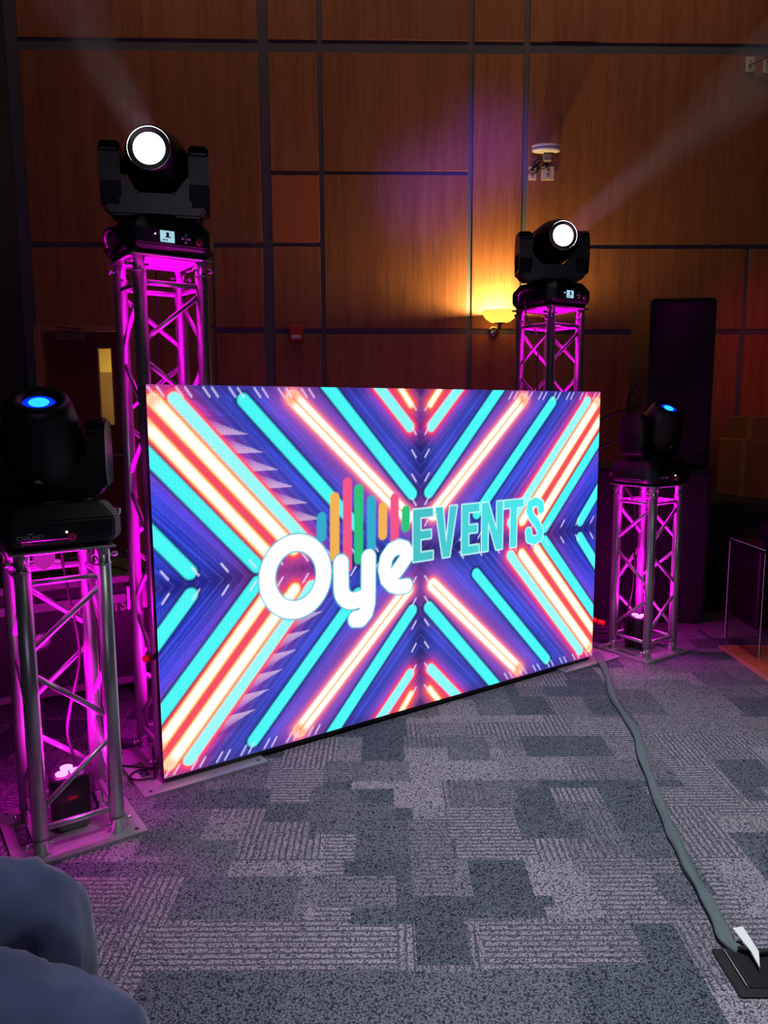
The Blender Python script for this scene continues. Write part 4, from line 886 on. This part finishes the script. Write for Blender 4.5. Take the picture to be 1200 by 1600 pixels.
# ------------------------------------------------------------ grey cable sleeve, floor box
sl = [(1.243,4.247),(1.203,3.921),(1.137,3.596),(1.116,3.379),(1.106,3.157),(1.065,2.957),(1.031,2.789),(0.996,2.569),(0.969,2.399),(0.958,2.302),(0.940,2.179),(0.932,2.077),(0.930,1.994),(0.919,1.886),(0.914,1.83),(0.928,1.80)]
P = bez([(x, y, 0.016) for x, y in sl], 7); Rg = []
for i, q in enumerate(P):
    T = (P[min(i+1,len(P)-1)]-P[max(i-1,0)]).normalized(); nrm = Vector((T.y, -T.x, 0)).normalized(); ring = []
    wd = 0.017+0.0025*math.sin(i*0.55)+0.002*math.sin(i*0.21+1)
    for k in range(16):
        a = 2*pi*k/16; r2 = 1.0+0.14*math.cos(3*a+i*0.13)+0.06*math.sin(5*a-i*0.2)
        ring.append((q.x+nrm.x*wd*r2*math.cos(a), q.y+nrm.y*wd*r2*math.cos(a), 0.013+0.0115*r2*math.sin(a)))
    Rg.append(ring)
cs = MB().rings(Rg).build('cable_sleeve', M_cable); tag(cs, 'long grey fabric cable sleeve snaking over the carpet to the floor box', 'cable')
fb = empty('floor_box', (1.005, 1.735, 0)); tag(fb, 'black floor box lid set in the carpet at the end of the grey cable', 'floor box')
MB().box((0,0,0.005), (0.29, 0.165, 0.010), None, 0.004).build('frame', M_rubber, fb)
MB().box((0.008,0.002,0.012), (0.235, 0.125, 0.006), None, 0.002).build('lid', M_black, fb)
MB().box((0.052,-0.037,0.0165), (0.13, 0.035, 0.003), None, 0.001).build('hatch', M_black2, fb)
MB().tube([(-0.118,0.068,0.0165),(-0.118,-0.06,0.0165)], 0.0012, 6).build('trim_line', M_grey, fb)
ct = cable('cable_tail', [(0.925,1.80,0.02),(0.94,1.785,0.03),(0.965,1.78,0.026),(1.02,1.785,0.022),(1.06,1.76,0.02)], 0.007, M_rubber, 'thin black cable coming out of the sleeve onto the floor box lid')
tg = MB(); tg.prism([(-0.014,0.075),(0.015,0.082),(0.026,0.0),(0.010,-0.052),(0.006,-0.002)], 0.0, 0.002, Matrix.Translation((0.934,1.770,0.036)) @ Matrix.Rotation(R(-6),4,'Z') @ Matrix.Rotation(R(6),4,'X')).prism([(0.006,-0.002),(0.026,0.0),(0.010,-0.052)], -0.004, 0.0, Matrix.Translation((0.934,1.770,0.036)) @ Matrix.Rotation(R(-6),4,'Z') @ Matrix.Rotation(R(6),4,'X'))
tgo = tg.build('tape_flag', M_white); tag(tgo, 'folded white tape tag sticking up from the end of the grey cable', 'tape')

# ------------------------------------------------------------ seated person (jeans, knees in view) and chair
def skin_mesh(name, V, E_, Rr, mt_, parent, sub=2):
    me = bpy.data.meshes.new(name); me.from_pydata(V, E_, []); o = bpy.data.objects.new(name, me); COL.objects.link(o)
    md = o.modifiers.new('skin', 'SKIN'); md.use_smooth_shade = True
    for i, sv in enumerate(me.skin_vertices[0].data): sv.radius = Rr[i]; sv.use_root = (i == 0)
    o.modifiers.new('sub', 'SUBSURF').levels = sub; o.modifiers['sub'].render_levels = sub
    dg = bpy.context.evaluated_depsgraph_get(); m2 = bpy.data.meshes.new_from_object(o.evaluated_get(dg)); bpy.data.objects.remove(o)
    m2.name = name; m2.materials.clear(); m2.materials.append(mt_)
    for p in m2.polygons: p.use_smooth = True
    o = bpy.data.objects.new(name, m2); COL.objects.link(o)
    if parent: o.parent = parent
    return o
PX, PY = -1.04, 1.13
pe = empty('person', (PX, PY, 0)); tag(pe, 'seated person in blue denim jeans with both knees pointing right', 'person')
# far leg (left leg of the sitter) and near leg, local coordinates
K1 = (0.402, 0.215, 0.482); K2 = (0.610, -0.100, 0.480)
V = [(0,0,0.53), (-0.01,0,0.62), (0.03,0.10,0.51), (0.20,0.150,0.50), K1, (0.388,0.220,0.26), (0.365,0.23,0.10),
     (0.03,-0.10,0.52), (0.30,-0.075,0.50), K2, (0.59,-0.100,0.28), (0.56,-0.10,0.10)]
E_ = [(0,1),(0,2),(2,3),(3,4),(4,5),(5,6),(0,7),(7,8),(8,9),(9,10),(10,11)]
Rr = [(.13,.13),(.14,.13),(.105,.105),(.118,.112),(.082,.078),(.078,.072),(.066,.06),(.105,.105),(.112,.110),(.080,.078),(.076,.070),(.064,.058)]
jn = skin_mesh('jeans', V, E_, Rr, M_denim, pe, 3)
from mathutils import noise as _nz
for v in jn.data.vertices:
    q = v.co; k1 = _nz.noise(Vector((q.x*7, q.y*16, q.z*9))); k2 = 1-abs(_nz.noise(Vector((q.x*9+q.z*10, q.y*13, q.z*6-q.x*5)))*2)
    v.co = q + v.normal*(0.009*k1 + 0.022*max(0, k2-0.5))
jn.data.update()
bpy.context.view_layer.update()
def on_jeans(pts):
    out = []
    for q in pts:
        ok, loc, nn, _ = jn.closest_point_on_mesh(Vector(q)); out.append(loc+nn*0.001)
    return out
for kn, y0, th_ in ((K1, 0.150, .105), (K2, -0.075, .10)):
    pts = [(0.05+(kn[0]-0.05)*t, y0+(kn[1]-y0)*t-0.2, 0.60+0.05*(1-t)) for t in np.linspace(0, 0.90, 16)]
    sm_ = MB().tube(on_jeans(pts), 0.0028, 6)
    pts = [(0.05+(kn[0]-0.05)*t, y0+(kn[1]-y0)*t-0.2, 0.575+0.05*(1-t)) for t in np.linspace(0, 0.86, 16)]
    sm_.tube(on_jeans(pts), 0.0016, 6)
    pts = [(kn[0]-0.01, kn[1]-0.2, z) for z in np.linspace(0.44, 0.12, 12)]
    sm_.tube(on_jeans(pts), 0.0028, 6).build('side_seam', M_seam, jn)
for kn, an in ((K1,(0.365,0.23)),(K2,(0.55,-0.10))):
    s_ = MB(); Rg = []
    for x, w__, h__ in ((-0.07,.030,.055),(-0.04,.040,.095),(0.0,.042,.10),(0.06,.043,.075),(0.12,.048,.055),(0.17,.042,.042),(0.195,.020,.028)):
        Rg.append([(an[0]+x, an[1]+w__*math.cos(a), 0.024+max(0.0, h__*math.sin(a))+ (0 if math.sin(a) > 0 else 0)) for a in [2*pi*k/16 for k in range(16)]])
    sh = s_.rings(Rg).build('shoe', M_shoe, pe)
    MB().prism([(an[0]+0.2*math.cos(a)*0.7+0.06, an[1]+0.048*math.sin(a)) for a in [2*pi*k/24 for k in range(24)]], 0.002, 0.026).build('sole', M_sole, sh)
# torso, neck, head and arms as one body, shirt over it
V = [(0,0,0.62),(-0.03,0,0.80),(-0.03,0,0.98),(-0.01,0,1.07),(0.01,0,1.14),(0.02,0,1.20),(0.02,0,1.27),(0.01,0,1.34),
     (-0.03,0.19,1.00),(-0.02,0.24,0.76),(0.10,0.15,0.66),(0.17,0.12,0.655),
     (-0.03,-0.19,1.00),(-0.02,-0.24,0.76),(0.10,-0.15,0.66),(0.17,-0.12,0.655)]
E_ = [(0,1),(1,2),(2,3),(3,4),(4,5),(5,6),(6,7),(2,8),(8,9),(9,10),(10,11),(2,12),(12,13),(13,14),(14,15)]
Rr = [(.13,.15),(.12,.15),(.12,.16),(.07,.09),(.052,.055),(.075,.07),(.092,.078),(.07,.065),(.065,.065),(.048,.048),(.035,.035),(.030,.038),(.065,.065),(.048,.048),(.035,.035),(.030,.038)]
bd = skin_mesh('body', V, E_, Rr, M_skin, pe, 2)
V2_ = V[:4]+V[8:11]+V[12:15]; E2_ = [(0,1),(1,2),(2,3),(2,4),(4,5),(5,6),(2,7),(7,8),(8,9)]
R2_ = [(.15,.17),(.135,.165),(.135,.175),(.075,.095),(.08,.08),(.062,.062),(.048,.048),(.08,.08),(.062,.062),(.048,.048)]
skin_mesh('shirt', V2_, E2_, R2_, M_shirt, pe, 2)
for sg in (1, -1):
    for q, (dy, ln) in enumerate(((-0.03,0.062),(-0.012,0.072),(0.006,0.068),(0.024,0.055))):
        MB().tube(bez([(0.18,sg*(0.12+dy*0.6),0.653),(0.18+ln*0.5,sg*(0.115+dy),0.656),(0.18+ln*0.85,sg*(0.112+dy),0.646),(0.18+ln,sg*(0.11+dy),0.632)],4), [0.009]*8+[0.0085]*4+[0.007], 8).build('finger', M_skin, bd)
    MB().tube([(0.15,sg*0.095,0.655),(0.175,sg*0.07,0.655),(0.20,sg*0.062,0.648)], [0.011,0.010,0.008], 8).build('thumb', M_skin, bd)
MB().lathe([(0.001,0.105),(0.05,0.095),(0.085,0.055),(0.094,0.0),(0.088,-0.035)], 24, Matrix.Translation((0.0,0,1.31)) @ Matrix.Rotation(R(-14),4,'Y'), False).build('hair', M_hair, bd)
for sg in (1,-1):
    MB().lathe([(0.001,0.02),(0.018,0.012),(0.02,0.0),(0.001,-0.01)], 12, Matrix.Translation((0.015, sg*0.085, 1.265)) @ Matrix.Rotation(sg*pi/-2,4,'X') @ Matrix.Diagonal((0.7,1.4,1,1))).build('ear', M_skin, bd)
    MB().lathe([(0.001,0.010),(0.009,0.004),(0.010,0),(0.009,-0.004),(0.001,-0.010)], 12, Matrix.Translation((0.100, sg*0.030, 1.280))).build('eye', M_white, bd)
MB().rings([[(0.098,-0.008,1.288),(0.098,0.008,1.288),(0.102,0,1.292)],[(0.112,-0.014,1.252),(0.112,0.014,1.252),(0.126,0,1.256)],[(0.098,-0.012,1.245),(0.098,0.012,1.245),(0.106,0,1.243)]]).build('nose', M_skin, bd)
MB().tube([(0.088,-0.024,1.222),(0.100,0,1.221),(0.088,0.024,1.222)], 0.006, 8).build('mouth', mat('lips', srgb(160,90,85), 0.5, noise=0.02), bd)
ch = empty('stacking_chair', (PX-0.02, PY, 0)); tag(ch, 'padded chair under the seated person in jeans', 'chair')
MB().box((-0.01,0,0.385), (0.46,0.46,0.05), None, 0.015).build('seat', M_chairfab, ch)
MB().box((-0.245,0,0.78), (0.04,0.44,0.40), None, 0.012).build('backrest', M_chairfab, ch)
for sx in (-1,1):
    for sy in (-1,1): MB().tube([(sx*0.21,sy*0.20,0.36),(sx*0.225,sy*0.215,0.005)], 0.012, 10).build('leg', M_coup, ch)
for sy in (-1,1): MB().tube([(-0.21,sy*0.20,0.36),(-0.245,sy*0.20,0.60),(-0.25,sy*0.20,0.9)], 0.011, 10).build('back_frame', M_coup, ch)
